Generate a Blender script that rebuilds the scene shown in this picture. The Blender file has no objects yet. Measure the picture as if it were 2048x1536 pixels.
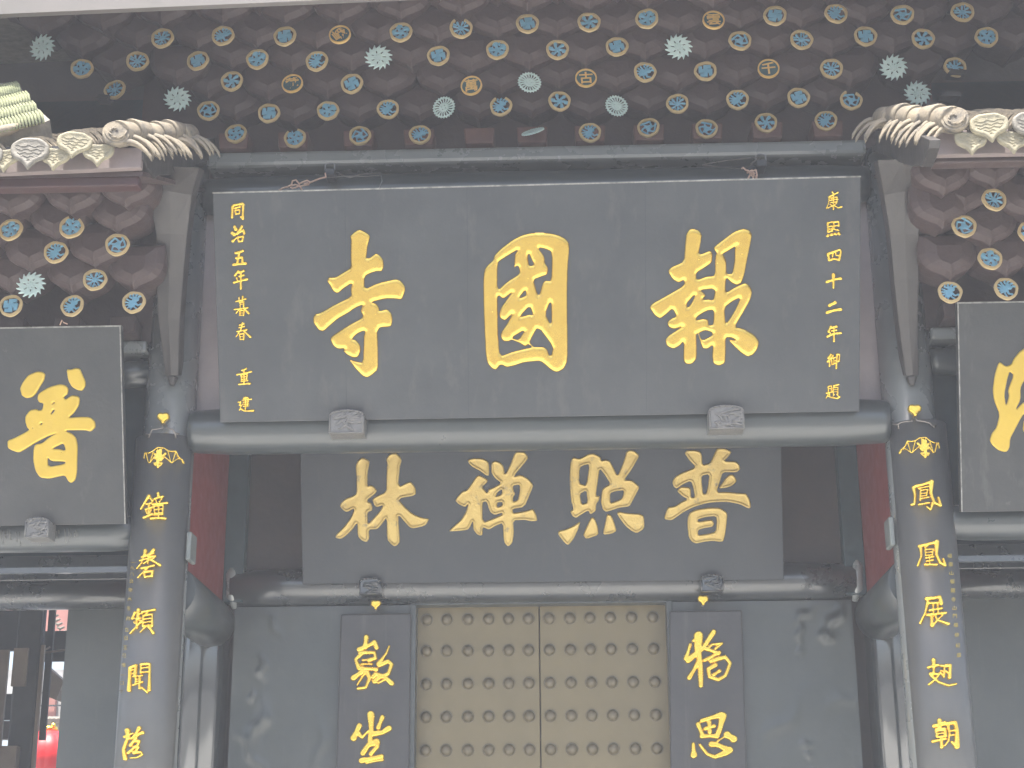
import bpy, bmesh, math, random
import numpy as np
from mathutils import Vector, Matrix
random.seed(7); np.random.seed(7)
R_ = math.radians
scn = bpy.context.scene
col = scn.collection
# ---------------------------------------------------------------- camera
FPX, PIT, YAW, ROL = 3257.77, .3128, .0322, -.006
CP = Vector((.1755, -11.1164, 1.6))
_cy, _sy, _cp, _sp = math.cos(YAW), math.sin(YAW), math.cos(PIT), math.sin(PIT)
FW = Vector((-_sy*_cp, _cy*_cp, _sp)); RT = Vector((_cy, _sy, 0)); UP = RT.cross(FW)
RT, UP = RT*math.cos(ROL)+UP*math.sin(ROL), UP*math.cos(ROL)-RT*math.sin(ROL)
cam = bpy.data.cameras.new('camera'); co = bpy.data.objects.new('camera', cam); col.objects.link(co)
cam.sensor_width = 36; cam.lens = FPX/2048*36; cam.clip_end = 400; cam.clip_start = .1
m = Matrix((RT, UP, -FW)).transposed().to_4x4(); m.translation = CP
co.matrix_world = m; scn.camera = co
# ---------------------------------------------------------------- light
SUN_EL, SUN_AZ = 75, 198       # azimuth measured like a compass: the sun stands high behind the camera, a little left
sd = Vector((math.sin(R_(SUN_AZ))*math.cos(R_(SUN_EL)), math.cos(R_(SUN_AZ))*math.cos(R_(SUN_EL)), math.sin(R_(SUN_EL))))
w = bpy.data.worlds.new('World'); scn.world = w; w.use_nodes = True
nt = w.node_tree; sky = nt.nodes.new('ShaderNodeTexSky'); sky.sky_type = 'NISHITA'; sky.sun_disc = False
sky.sun_elevation = R_(SUN_EL); sky.sun_rotation = R_(SUN_AZ); sky.dust_density = 5.0; sky.air_density = 1.0
nt.links.new(sky.outputs[0], nt.nodes['Background'].inputs[0]); nt.nodes['Background'].inputs[1].default_value = .15
sl = bpy.data.lights.new('sun', 'SUN'); sl.energy = 4.2; sl.angle = R_(1.5); sl.color = (1, .955, .875)
so = bpy.data.objects.new('sun', sl); col.objects.link(so); so.rotation_euler = sd.to_track_quat('Z', 'Y').to_euler()
scn.view_settings.view_transform = 'Standard'; scn.view_settings.look = 'None'
scn.view_settings.gamma = 1; scn.view_settings.use_curve_mapping = False
scn.view_settings.exposure = 1.45
scn.cycles.max_bounces = 8; scn.cycles.use_denoising = True; scn.cycles.volume_bounces = 1
GLARE_DENSITY = .0036
# ---------------------------------------------------------------- points in the place
def ray(px, py):
    return FW + RT*((px-1024)/FPX) - UP*((py-768)/FPX)
def onY(px, py, Y):
    d = ray(px, py); return CP + d*((Y-CP.y)/d.y)
def onX(px, py, X):
    d = ray(px, py); return CP + d*((X-CP.x)/d.x)
class Plane:
    def __init__(s, p, n, lift=0.0): s.p = Vector(p)+Vector(n)*lift; s.n = Vector(n)
    def __call__(s, px, py):
        d = ray(px, py); return CP + d*((s.p-CP).dot(s.n)/d.dot(s.n)), s.n
class Cyl:
    def __init__(s, cx, cy, r): s.cx, s.cy, s.r = cx, cy, r
    def __call__(s, px, py):
        d = ray(px, py); ox, oy = CP.x-s.cx, CP.y-s.cy
        a = d.x*d.x+d.y*d.y; b = ox*d.x+oy*d.y; c = ox*ox+oy*oy-s.r**2
        t = (-b-math.sqrt(max(b*b-a*c, 0)))/a; q = CP+d*t
        return q, Vector(((q.x-s.cx)/s.r, (q.y-s.cy)/s.r, 0))
# ---------------------------------------------------------------- objects
def tag(o, label=None, cat=None, group=None, kind=None):
    if label: o['label'] = label
    if cat: o['category'] = cat
    if group: o['group'] = group
    if kind: o['kind'] = kind
    return o
def empty(name, loc, label, cat, group=None):
    o = bpy.data.objects.new(name, None); o.empty_display_size = .1; col.objects.link(o); o.location = loc
    return tag(o, label, cat, group)
def wl(o):
    v = Vector((0, 0, 0))
    while o is not None: v = v + Vector(o.location); o = o.parent
    return v
class MB:
    def __init__(s): s.v = []; s.f = []; s.sm = []
    def add(s, vs, fs, smooth=False):
        b = len(s.v); s.v += [tuple(x) for x in vs]; s.f += [tuple(i+b for i in f) for f in fs]; s.sm += [smooth]*len(fs); return s
    def box(s, a, b):
        x0, y0, z0 = a; x1, y1, z1 = b
        return s.add([(x0,y0,z0),(x1,y0,z0),(x1,y1,z0),(x0,y1,z0),(x0,y0,z1),(x1,y0,z1),(x1,y1,z1),(x0,y1,z1)],
                     [(0,3,2,1),(4,5,6,7),(0,1,5,4),(1,2,6,5),(2,3,7,6),(3,0,4,7)])
    def loft(s, rings, smooth=True, caps=True, closed=True):
        n = len(rings[0]); vs = [p for r in rings for p in r]; fs = []
        for k in range(len(rings)-1):
            for i in range(n if closed else n-1):
                j = (i+1) % n; fs.append((k*n+i, k*n+j, (k+1)*n+j, (k+1)*n+i))
        b = len(s.v); s.add(vs, fs, smooth)
        if caps: s.f += [tuple(b+i for i in range(n))[::-1], tuple(b+(len(rings)-1)*n+i for i in range(n))]; s.sm += [False, False]
        return s
    def tube(s, pts, rads, n=12, caps=True):
        pts = [Vector(p) for p in pts]
        if not isinstance(rads, (list, tuple)): rads = [rads]*len(pts)
        rings = []; prev = None
        for i, p in enumerate(pts):
            t = (pts[min(i+1, len(pts)-1)]-pts[max(i-1, 0)]).normalized()
            if prev is None:
                prev = t.orthogonal().normalized()
            u = (prev - t*prev.dot(t))
            u = u.normalized() if u.length > 1e-6 else t.orthogonal().normalized()
            prev = u; v = t.cross(u)
            rings.append([p+(u*math.cos(2*math.pi*k/n)+v*math.sin(2*math.pi*k/n))*rads[i] for k in range(n)])
        return s.loft(rings, True, caps)
    def prism(s, a, b, smooth=False):
        """two outlines of equal length, front a and back b"""
        n = len(a); bb = len(s.v); s.v += [tuple(x) for x in a]+[tuple(x) for x in b]
        s.f += [tuple(bb+i for i in range(n)), tuple(bb+n+i for i in range(n))[::-1]]; s.sm += [False, False]
        for i in range(n):
            j = (i+1) % n; s.f.append((bb+i, bb+n+i, bb+n+j, bb+j)); s.sm.append(smooth)
        return s
    def build(s, name, mat, parent=None, bevel=0, **kw):
        me = bpy.data.meshes.new(name)
        off = wl(parent) if parent else Vector((0, 0, 0))
        me.from_pydata([tuple(Vector(v)-off) for v in s.v], [], s.f)
        for p, q in zip(me.polygons, s.sm): p.use_smooth = q
        bm = bmesh.new(); bm.from_mesh(me); bmesh.ops.recalc_face_normals(bm, faces=bm.faces); bm.to_mesh(me); bm.free()
        me.materials.append(mat)
        o = bpy.data.objects.new(name, me); col.objects.link(o)
        if parent: o.parent = parent
        if bevel:
            b = o.modifiers.new('bevel', 'BEVEL'); b.width = bevel; b.segments = 2; b.limit_method = 'ANGLE'; b.angle_limit = R_(40)
        return tag(o, **kw)
def inst(me, name, parent, loc, rot=(0, 0, 0), scale=(1, 1, 1)):
    o = bpy.data.objects.new(name, me); col.objects.link(o); o.parent = parent
    o.location = Vector(loc)-wl(parent); o.rotation_euler = rot; o.scale = scale
    return o
# ---------------------------------------------------------------- materials
def mat(name, c, rough=.5, metal=0, c2=None, nscale=6, bump=0, bscale=40, spec=.5, stretch=(1, 1, 1), dirt=None, dscale=3, damt=.5, coat=0, streak=None):
    M = bpy.data.materials.new(name); M.use_nodes = True; N = M.node_tree.nodes; L = M.node_tree.links
    b = N['Principled BSDF']; b.inputs['Roughness'].default_value = rough; b.inputs['Metallic'].default_value = metal
    b.inputs['Specular IOR Level'].default_value = spec
    if coat: b.inputs['Coat Weight'].default_value = coat; b.inputs['Coat Roughness'].default_value = .12
    tc = N.new('ShaderNodeTexCoord'); mp = N.new('ShaderNodeMapping'); L.new(tc.outputs['Object'], mp.inputs[0]); mp.inputs['Scale'].default_value = stretch
    def noise(sc, det=6, mpp=mp, ro=.6):
        n = N.new('ShaderNodeTexNoise'); n.inputs['Scale'].default_value = sc; n.inputs['Detail'].default_value = det; n.inputs['Roughness'].default_value = ro
        L.new(mpp.outputs[0], n.inputs[0]); return n
    def ramp(src, lo, hi, a=(0, 0, 0, 1), bb=(1, 1, 1, 1)):
        r = N.new('ShaderNodeValToRGB'); r.color_ramp.elements[0].position = lo; r.color_ramp.elements[1].position = hi
        r.color_ramp.elements[0].color = a; r.color_ramp.elements[1].color = bb; L.new(src, r.inputs[0]); return r
    c2 = c2 or tuple(x*.7 for x in c)
    n1 = noise(nscale); r1 = ramp(n1.outputs[0], .35, .68, (*c, 1), (*c2, 1)); out = r1.outputs[0]
    def over(out, fac, cc):
        mx = N.new('ShaderNodeMixRGB'); L.new(fac, mx.inputs[0]); L.new(out, mx.inputs[1]); mx.inputs[2].default_value = (*cc, 1); return mx.outputs[0]
    if dirt:
        n2 = noise(dscale, 8, ro=.7); lo = .72-.35*damt; out = over(out, ramp(n2.outputs[0], lo, lo+.16).outputs[0], dirt)
    if streak:
        m2 = N.new('ShaderNodeMapping'); L.new(tc.outputs['Object'], m2.inputs[0]); m2.inputs['Scale'].default_value = (5, 5, .45)
        n3 = noise(1.6, 6, m2); out = over(out, ramp(n3.outputs[0], streak[1], streak[1]+.30).outputs[0], streak[0])
    L.new(out, b.inputs['Base Color'])
    nr = noise(nscale*2.3); mr = N.new('ShaderNodeMapRange'); mr.inputs[3].default_value = max(rough-.12, .03); mr.inputs[4].default_value = min(rough+.15, 1)
    L.new(nr.outputs[0], mr.inputs[0]); L.new(mr.outputs[0], b.inputs['Roughness'])
    if bump:
        nb = noise(bscale, 5); bp = N.new('ShaderNodeBump'); bp.inputs['Strength'].default_value = bump; bp.inputs['Distance'].default_value = .01
        L.new(nb.outputs[0], bp.inputs['Height']); L.new(bp.outputs[0], b.inputs['Normal'])
    return M
M = dict(
 lacquer=mat('black_lacquer', (.022,.028,.031), .28, c2=(.034,.039,.041), nscale=2, bump=.10, bscale=5, spec=.8, coat=.6),
 beam=mat('beam_lacquer', (.034,.043,.045), .32, c2=(.044,.052,.053), nscale=1.5, bump=.12, bscale=4, spec=.7, coat=.3),
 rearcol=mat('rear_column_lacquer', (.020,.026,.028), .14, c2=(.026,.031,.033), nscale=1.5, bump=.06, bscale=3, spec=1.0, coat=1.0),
 column=mat('column_sheen_lacquer', (.19,.205,.20), .26, c2=(.215,.228,.222), nscale=1.5, bump=.08, bscale=3.5, spec=1.0, coat=.8),  # black lacquer; the pale base colour imitates a broad sky highlight
 board=mat('board_paint', (.038,.043,.048), .36, c2=(.052,.057,.061), nscale=2.2, bump=.12, bscale=50, dirt=(.045,.05,.055), dscale=4, damt=.3, streak=((.075,.076,.075), .55)),
 board2=mat('board_paint_blue', (.026,.033,.041), .45, c2=(.034,.040,.047), nscale=2, bump=.1, bscale=50, streak=((.055,.058,.062), .6)),
 board3=mat('old_board_paint', (.038,.040,.040), .34, c2=(.052,.053,.052), nscale=3, bump=.2, bscale=30, dirt=(.15,.14,.13), dscale=5, damt=.12, streak=((.11,.11,.105), .6)),
 plaque=mat('plaque_paint', (.080,.082,.080), .34, c2=(.095,.096,.092), nscale=2, bump=.06, bscale=30),
 plaque2=mat('inner_plaque_paint', (.036,.036,.038), .36, c2=(.048,.047,.047), nscale=3, bump=.15, bscale=25, streak=((.10,.10,.098), .54)),
 boardedge=mat('worn_edge', (.30,.29,.26), .6, c2=(.12,.12,.11), nscale=20),
 gold=mat('gold_leaf', (.70,.49,.10), .20, .9, c2=(.64,.43,.085), nscale=14, bump=.15, bscale=60),
 goldold=mat('worn_gold_leaf', (.62,.46,.15), .42, .35, c2=(.56,.40,.12), nscale=10, bump=.5, bscale=35, dirt=(.20,.16,.11), dscale=11, damt=.42),
 goldflat=mat('flat_gold', (.66,.46,.07), .32, .5, c2=(.60,.41,.06), nscale=5, bump=.2, bscale=20),
 goldbright=mat('bright_gold', (.90,.64,.09), .22, .8, c2=(.82,.54,.07), nscale=25),
 ring=mat('ring_gold_paint', (.50,.38,.19), .6, c2=(.44,.33,.17), nscale=30, bump=.3, bscale=60, dirt=(.25,.17,.11), dscale=9, damt=.3),
 blue=mat('openwork_blue', (.18,.40,.54), .3, c2=(.14,.32,.46), nscale=10, bump=.2),
 mint=mat('lace_mint', (.50,.62,.60), .5, c2=(.42,.56,.55), nscale=8),
 disc=mat('disc_teal', (.045,.11,.13), .45),
 bracket=mat('bracket_wood', (.052,.033,.032), .5, c2=(.064,.042,.038), nscale=5, bump=.4, bscale=25, dirt=(.09,.05,.038), dscale=4, damt=.15),
 bracketbase=mat('bracket_base_wood', (.12,.055,.042), .55, c2=(.085,.04,.033), nscale=9, bump=.3, bscale=25),
 bracketgrey=mat('weathered_timber', (.044,.040,.038), .42, c2=(.034,.031,.030), nscale=3, bump=.3, bscale=20, stretch=(1,1,.4), spec=.5),
 goldpaint=mat('gold_letter_paint', (.66,.43,.15), .45, c2=(.58,.37,.12), nscale=30),
 fascia=mat('fascia_paint', (.22,.175,.165), .6, c2=(.18,.15,.14), nscale=5, bump=.2, bscale=30),
 greyfascia=mat('eaves_fascia', (.17,.155,.145), .6, c2=(.15,.14,.13), nscale=3),
 soffit=mat('soffit_boards', (.06,.055,.055), .6, c2=(.075,.066,.064), nscale=3, bump=.3),
 red=mat('red_paint', (.16,.022,.022), .4, c2=(.20,.035,.032), nscale=4, bump=.15, bscale=12),
 redbeam=mat('dark_red_beam', (.055,.020,.020), .55, c2=(.04,.018,.018), nscale=3),
 teal=mat('dark_teal_paint', (.022,.045,.052), .45),
 brownpanel=mat('brown_panel', (.05,.036,.032), .5, c2=(.035,.03,.03), nscale=2, bump=.2, bscale=20),
 pinkpanel=mat('pale_back_panel', (.36,.31,.31), .6, c2=(.31,.27,.27), nscale=4, bump=.2),
 canvas=mat('green_grey_canvas', (.046,.054,.054), .32, c2=(.064,.071,.069), nscale=1.5, bump=.25, bscale=7, streak=((.085,.09,.086), .60)),
 door=mat('door_ochre', (.158,.127,.064), .42, c2=(.14,.113,.058), nscale=2, bump=.05, bscale=30),
 stud=mat('stud_paint', (.12,.099,.058), .34, c2=(.108,.089,.052), nscale=10),
 carve=mat('carved_grey_wood', (.125,.125,.12), .4, c2=(.16,.155,.145), nscale=30, bump=.3, bscale=60),
 tile=mat('roof_tile_clay', (.28,.235,.165), .8, c2=(.18,.155,.12), nscale=10, bump=.6, bscale=50, dirt=(.10,.095,.085), dscale=9, damt=.6),
 tilepale=mat('drip_tile_clay', (.31,.275,.18), .75, c2=(.24,.22,.155), nscale=14, bump=.5, bscale=60, dirt=(.12,.115,.09), dscale=12, damt=.5),
 tilegrey=mat('grey_tile_clay', (.20,.185,.15), .6, c2=(.13,.12,.10), nscale=16, bump=.5, bscale=45),
 moss=mat('mossy_tile', (.24,.25,.14), .8, c2=(.10,.12,.06), nscale=9, bump=.6, bscale=40, dirt=(.25,.35,.08), dscale=8, damt=.3),
 wire=mat('galvanised_wire', (.22,.2,.18), .4, .5),
 rope=mat('pink_rope', (.62,.42,.32), .8, c2=(.5,.32,.22), nscale=60),
 lampgrey=mat('dark_fitting', (.05,.055,.06), .4),
 lampedge=mat('fitting_frame', (.25,.26,.27), .4, .5),
 white=mat('pale_plastic', (.17,.19,.18), .4),
 granite=mat('pale_granite', (.58,.58,.55), .8, c2=(.50,.50,.48), nscale=2, bump=.2),
 stone=mat('courtyard_paving', (.17,.17,.16), .8, c2=(.13,.13,.125), nscale=1.5, bump=.4, bscale=20),
 darkwood=mat('dark_old_wood', (.014,.017,.02), .7, c2=(.02,.022,.024)),
 tan=mat('tan_timber', (.13,.10,.07), .6, c2=(.10,.075,.055), nscale=5, bump=.2),
 pinkwall=mat('pink_plaster', (.45,.22,.19), .8, c2=(.40,.19,.17), nscale=4),
 whitewall=mat('pale_plaster', (.5,.5,.5), .8),
 lantern=mat('lantern_silk', (.75,.015,.02), .45, c2=(.68,.012,.018), nscale=4),
 glass=mat('cool_glass', (.35,.42,.48), .2),
)
# ---------------------------------------------------------------- carved lettering
def pts(s): return [tuple(float(a) for a in p.split(',')) for p in s.split()]
def chaikin(P):
    o = []
    for i in range(len(P)):
        a, b = P[i], P[(i+1) % len(P)]
        o += [(a[0]*.82+b[0]*.18, a[1]*.82+b[1]*.18), (a[0]*.18+b[0]*.82, a[1]*.18+b[1]*.82)]
    return o
def seg_d(X, Y, a, b):
    ax, ay = a; bx, by = b; dx, dy = bx-ax, by-ay; L2 = dx*dx+dy*dy+1e-9
    t = np.clip(((X-ax)*dx+(Y-ay)*dy)/L2, 0, 1)
    return np.hypot(X-ax-t*dx, Y-ay-t*dy), t
def sdf(X, Y, polys, strokes):
    D = np.full(X.shape, -1e9)
    if polys:
        md = np.full(X.shape, 1e9); ins = np.zeros(X.shape, bool)
        for P in polys:
            P = chaikin(P)
            for i in range(len(P)):
                a, b = P[i], P[(i+1) % len(P)]
                d, _ = seg_d(X, Y, a, b); md = np.minimum(md, d)
                if a[1] != b[1]:
                    c = ((a[1] > Y) != (b[1] > Y)) & (X < (b[0]-a[0])*(Y-a[1])/(b[1]-a[1])+a[0]); ins ^= c
        D = np.where(ins, md, -md)
    for w0, w1, P in strokes:
        # round the corners a little and taper from w0 to w1 along the stroke
        if len(P) > 2:
            Q = [P[0]]
            for i in range(1, len(P)-1):
                a, b, c = P[i-1], P[i], P[i+1]
                Q += [(b[0]*.75+a[0]*.25, b[1]*.75+a[1]*.25), (b[0]*.96+(a[0]+c[0])*.02, b[1]*.96+(a[1]+c[1])*.02), (b[0]*.75+c[0]*.25, b[1]*.75+c[1]*.25)]
            P = Q+[P[-1]]
        Ls = [math.dist(P[i], P[i+1]) for i in range(len(P)-1)]; T = sum(Ls)+1e-9; acc = 0
        for i, l in enumerate(Ls):
            d, t = seg_d(X, Y, P[i], P[i+1]); s = (acc+t*l)/T; acc += l
            r = .5*(w0+(w1-w0)*s)*(1+.10*np.cos(2*math.pi*s)); D = np.maximum(D, r-d)
    return D
def parse(s):
    """'ox oy scale | w:x,y x,y | w>w2:x,y ... | P x,y x,y ...' -> outlines and strokes in photograph pixels"""
    h, *rest = s.split('|'); ox, oy, sc = [float(a) for a in h.split()]
    f = lambda P: [(ox+a/sc, oy+b/sc) for a, b in P]
    polys, strokes = [], []
    for r in rest:
        r = r.strip()
        if not r: continue
        if r[0] == 'P': polys.append(f(pts(r[1:])))
        else:
            a, b = r.split(':'); ws = a.split('>'); strokes.append((1.14*float(ws[0])/sc, 1.14*float(ws[-1])/sc, f(pts(b))))
    return polys, strokes
def relief(name, polys, strokes, surf, material, parent, step, H, bev, rim=False, base=.003, flip=None, **kw):
    allp = [p for P in polys for p in P]+[p for s_ in strokes for p in s_[2]]
    mw = max([s_[0] for s_ in strokes]+[s_[1] for s_ in strokes]+[0])/2+2*step
    x0, x1 = min(p[0] for p in allp)-mw, max(p[0] for p in allp)+mw
    y0, y1 = min(p[1] for p in allp)-mw, max(p[1] for p in allp)+mw
    nx, ny = int((x1-x0)/step)+2, int((y1-y0)/step)+2
    xs = x0+step*np.arange(nx); ys = y0+step*np.arange(ny)
    X, Y = np.meshgrid(xs, ys); D = sdf(X, Y, polys, strokes); I = D > 0
    V = []; F = []; S = []; idx = {}
    def hh(d):
        t = min(d/bev, 1); h = H*math.sqrt(max(1-(1-t)**2, 0))
        if rim and d > bev: h -= H*.55*min((d-bev)/(bev*.6), 1)
        return base+h
    def vert(px, py, h):
        p, n = surf(px, py); V.append(tuple(p+n*h)); return len(V)-1
    def corner(i, j):
        k = (i, j)
        if k not in idx: idx[k] = vert(xs[j], ys[i], hh(D[i, j]))
        return idx[k]
    def cross(i, j, i2, j2):
        k = (min((i, j), (i2, j2)), max((i, j), (i2, j2)))
        if k not in idx:
            (a, b), (c, d) = k; t = D[a, b]/(D[a, b]-D[c, d]); t = min(max(t, .02), .98)
            px, py = xs[b]+(xs[d]-xs[b])*t, ys[a]+(ys[c]-ys[a])*t
            idx[k] = (vert(px, py, base), vert(px, py, -.002))
        return idx[k]
    C = I[:-1, :-1].astype(int)+I[1:, :-1]+I[:-1, 1:]+I[1:, 1:]
    for i, j in zip(*np.nonzero(C)):
        cs = [(i, j), (i, j+1), (i+1, j+1), (i+1, j)]
        if C[i, j] == 4: F.append(tuple(corner(*c) for c in cs)); S.append(True); continue
        poly = []; cr = []
        for k in range(4):
            a, b = cs[k], cs[(k+1) % 4]
            if I[a]: poly.append(corner(*a))
            if I[a] != I[b]:
                q = cross(*a, *b); poly.append(q[0]); cr.append((len(poly)-1, q, I[a]))
        if len(poly) >= 3: F.append(tuple(poly)); S.append(True)
        for k in range(len(cr)):
            if cr[k][2]:
                q1, q2 = cr[k][1], cr[(k+1) % len(cr)][1]; F.append((q1[0], q2[0], q2[1], q1[1])); S.append(False)
    b = MB(); b.v = V; b.f = F; b.sm = S
    return b.build(name, material, parent, **kw)
def glyph(s, surf, material, parent, step=1.0, H=.02, bev=3.5, name='character', **kw):
    p, st = parse(s); return relief(name, p, st, surf, material, parent, step, H, bev, **kw)
def font_text(ch, px, py, size_px, surf, material, parent, lift=.004, thick=.003, bold=.02, rot=0, name='character', **kw):
    """one small printed-size character from Blender's own bundled font, laid on the surface"""
    c = bpy.data.curves.new('t', 'FONT'); c.body = ch; c.size = 1; c.align_x = 'CENTER'; c.offset = bold; c.resolution_u = 1
    o = bpy.data.objects.new('t', c); col.objects.link(o); bpy.context.view_layer.update(); me = o.to_mesh()
    vv = [tuple(v.co) for v in me.vertices]; ff = [tuple(p.vertices) for p in me.polygons]
    xs = [v[0] for v in vv]; ys = [v[1] for v in vv]; cx, cy = (min(xs)+max(xs))/2, (min(ys)+max(ys))/2
    o.to_mesh_clear(); bpy.data.objects.remove(o); bpy.data.curves.remove(c)
    V = []
    for x, y, z in vv:
        x -= cx; y -= cy; x, y = x*math.cos(rot)-y*math.sin(rot), x*math.sin(rot)+y*math.cos(rot)
        p, n = surf(px+x*size_px, py-y*size_px); V.append(p+n*(lift))
    b = MB(); b.v = [tuple(v) for v in V]; b.f = ff; b.sm = [False]*len(ff)
    return b.build(name, material, parent, **kw)
# ================================================================ SETTING
tag(MB().add([(-60,-60,0),(60,-60,0),(60,60,0),(-60,60,0)], [(0,1,2,3)]).build('ground', M['stone']), kind='structure')
hz = MB().box((-61,-61,-1), (61,61,9.2)).build('glare_haze', M['stone'])  # even air volume added to lift the blacks, in place of lens glare
hm = bpy.data.materials.new('glare_air'); hm.use_nodes = True; hn = hm.node_tree; hn.nodes.remove(hn.nodes['Principled BSDF'])
pv = hn.nodes.new('ShaderNodeVolumePrincipled'); pv.inputs['Color'].default_value = (.88,.92,1,1); pv.inputs['Density'].default_value = GLARE_DENSITY
pv.inputs['Anisotropy'].default_value = 0
hn.links.new(pv.outputs[0], [n for n in hn.nodes if n.type == 'OUTPUT_MATERIAL'][0].inputs['Volume'])
hz.data.materials.clear(); hz.data.materials.append(hm); tag(hz, kind='stuff')
tag(MB().box((-10,-7.0,-.1), (10,-1.2,.12)).build('pavement', M['granite'], None, .02), kind='structure')
# ---------------------------------------------------------------- gatehouse
gate = empty('temple_gatehouse', (0, 0, 0), 'dark timber temple gatehouse with black lacquered columns, round beams and a deep studded doorway', 'building')
def part(name, mb, m_, bevel=0, parent=gate, **kw): return mb.build(name, M[m_], parent, bevel, **kw)
# paved plinth
part('plinth', MB().box((-7,-1.2,0), (7,6,.15)), 'granite')
CR = .185; CXL, CXR = -2.64, 2.625
for cx in (CXL, CXR):
    part('column', MB().tube([(cx,0,.15),(cx,0,3),(cx,0,6.95)], [CR+.01,CR,CR-.005], 40), 'column')
for cx in (-2.66, 2.68):
    part('rear_column', MB().tube([(cx,1.62,.15),(cx,1.62,6.9)], .19, 32), 'rearcol')
def hbeam(z, r, x0, x1, m_='beam', y=0, ends=True, name='beam'):
    n = 16; P = []; Rd = []
    for i in range(n+1):
        t = i/n; x = x0+(x1-x0)*t; e = min(t, 1-t)*abs(x1-x0)
        P.append((x, y, z)); Rd.append(r*(1-.12*math.exp(-(e/.10)**2)) if ends else r)
    P = [(x0, y, z)]+[(x0+.05, y, z)]+P[1:-1]+[(x1-.05, y, z)]+[(x1, y, z)]; Rd = [Rd[0]]+[Rd[0]*1.04]+Rd[1:-1]+[Rd[-1]*1.04]+[Rd[-1]]
    return part(name, MB().tube(P, Rd, 28), m_)
hbeam(4.862, .168, -2.47, 2.46, y=-.04, name='main_beam')
hbeam(6.70, .15, -2.47, 2.46, y=-.02, name='upper_beam')
part('beam_plate', MB().box((-2.44,-.2,6.865), (2.44,.1,6.985)), 'column', .03)
part('back_panel', MB().box((-2.64,.05,4.98), (2.64,.09,6.98)), 'pinkpanel')
for s, c in ((-1, CXL), (1, CXR)):
    xo = c+s*3.2; xi = c+s*.17
    hbeam(4.135, .128, xi, xo, y=-.02, name='side_beam'); hbeam(5.315, .10, xi, xo, y=0, name='side_upper_beam')
    part('side_beam_plate', MB().box((min(xi, xo),-.14,5.44), (max(xi, xo),.1,5.53)), 'column', .02)
    part('side_back_panel', MB().box((min(xi, xo),.12,4.2), (max(xi, xo),.16,7.6)), 'teal')
    # tie beam from the front column to the rear one, red board above it
    part('tie_beam', MB().tube([(s*2.60,.1,3.75),(s*2.60,1.0,3.75),(s*2.60,1.5,3.75),(s*2.60,1.56,3.75)], [.19,.19,.19,.12], 28), 'beam')
    part('red_panel', MB().box((min(s*2.50,s*2.54),.16,3.86), (max(s*2.50,s*2.54),1.44,6.2)), 'red')
    part('corner_post', MB().box((min(s*2.34,s*2.50),1.40,3.9), (max(s*2.34,s*2.50),1.52,6.2)), 'teal', .01)
    part('corner_roll', MB().tube([(s*2.43,1.46,4.25),(s*2.44,1.42,4.12),(s*2.43,1.42,3.95),(s*2.41,1.46,3.86)], [.02,.045,.045,.02], 12), 'column')
rd = random.Random(5); db = MB()
for k in range(26):
    px = rd.choice([rd.uniform(0, 60), rd.uniform(60, 156)]); L_ = rd.uniform(6, 26); y0 = rd.uniform(1056, 1066)
    q = [onY(px, y0+L_*t/3, -.155) for t in range(4)]
    for v in q:   # keep to the round face of the beam
        dz = max(-.122, min(.122, v.z-4.135)); v.y = -.02-math.sqrt(max(.128**2-dz*dz, 0))-.0015
    db.tube(q, [.0035,.0025,.002,.003], 5)
part('paint_drips', db, 'carve', kind='stuff')
# rear wall: lintel, dark panels above it, canvas covered panels beside the door
part('rear_lintel', MB().tube([(-2.44,1.5,4.02),(-2.0,1.5,4.03),(2.0,1.5,4.03),(2.42,1.5,4.02)], [.14,.15,.15,.14], 24), 'lacquer')
part('upper_wall_panel', MB().box((-2.45,1.56,4.1), (2.45,1.6,6.9)), 'brownpanel')
part('light_stop_wall', MB().box((-2.95,1.82,.15), (2.95,1.88,7.0)), 'brownpanel')  # unseen dark wall added to stop light leaking past door and panels
part('porch_ceiling', MB().box((-2.5,.1,6.25), (2.5,1.6,6.3)), 'brownpanel')
import mathutils.noise as mn
def crumple(x, z, seeds):
    h = .006*mn.noise(Vector((x*2.1, z*1.3, 4)))+.003*mn.noise(Vector((x*7, z*4, 9)))
    for (cx, cz, ang, L, W, A) in seeds:
        dx, dz = x-cx, z-cz; u = dx*math.cos(ang)+dz*math.sin(ang); v = -dx*math.sin(ang)+dz*math.cos(ang)
        u2 = u/L; v += .12*L*math.sin(u2*5)
        h += A*math.exp(-u2*u2*2)*math.exp(-(v/W)**2)*(1+.5*mn.noise(Vector((u*14, v*14, 1))))
    return h*1.3
def canvas(x0, x1, z0, z1, y, seeds, nx=90, nz=150):
    V = []; Fc = []
    for k in range(nz+1):
        for i in range(nx+1):
            x = x0+(x1-x0)*i/nx; z = z0+(z1-z0)*k/nz; ed = min(i, nx-i, k, nz-k)
            V.append((x, y-(crumple(x, z, seeds) if ed else -.0), z))
    for k in range(nz):
        for i in range(nx): a = k*(nx+1)+i; Fc.append((a, a+1, a+nx+2, a+nx+1))
    b = MB(); b.add(V, Fc, True); b.box((x0, y+.004, z0), (x1, y+.08, z1)); return part('canvas_panel', b, 'canvas')
def sp(px, py, ang, L, W, A):
    p = onY(px, py, 1.5); return (p.x, p.z, ang, L, W, A)
canvas(-2.408, -1.03, .3, 3.873, 1.47, [sp(525,1340,1.6,.10,.03,.030), sp(518,1450,1.3,.22,.05,.035), sp(548,1250,-1.0,.12,.02,.016), sp(505,1395,1.4,.06,.02,.02), sp(500,1500,2.2,.2,.03,.025),sp(640,1500,1.5,.25,.04,.012)])
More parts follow.
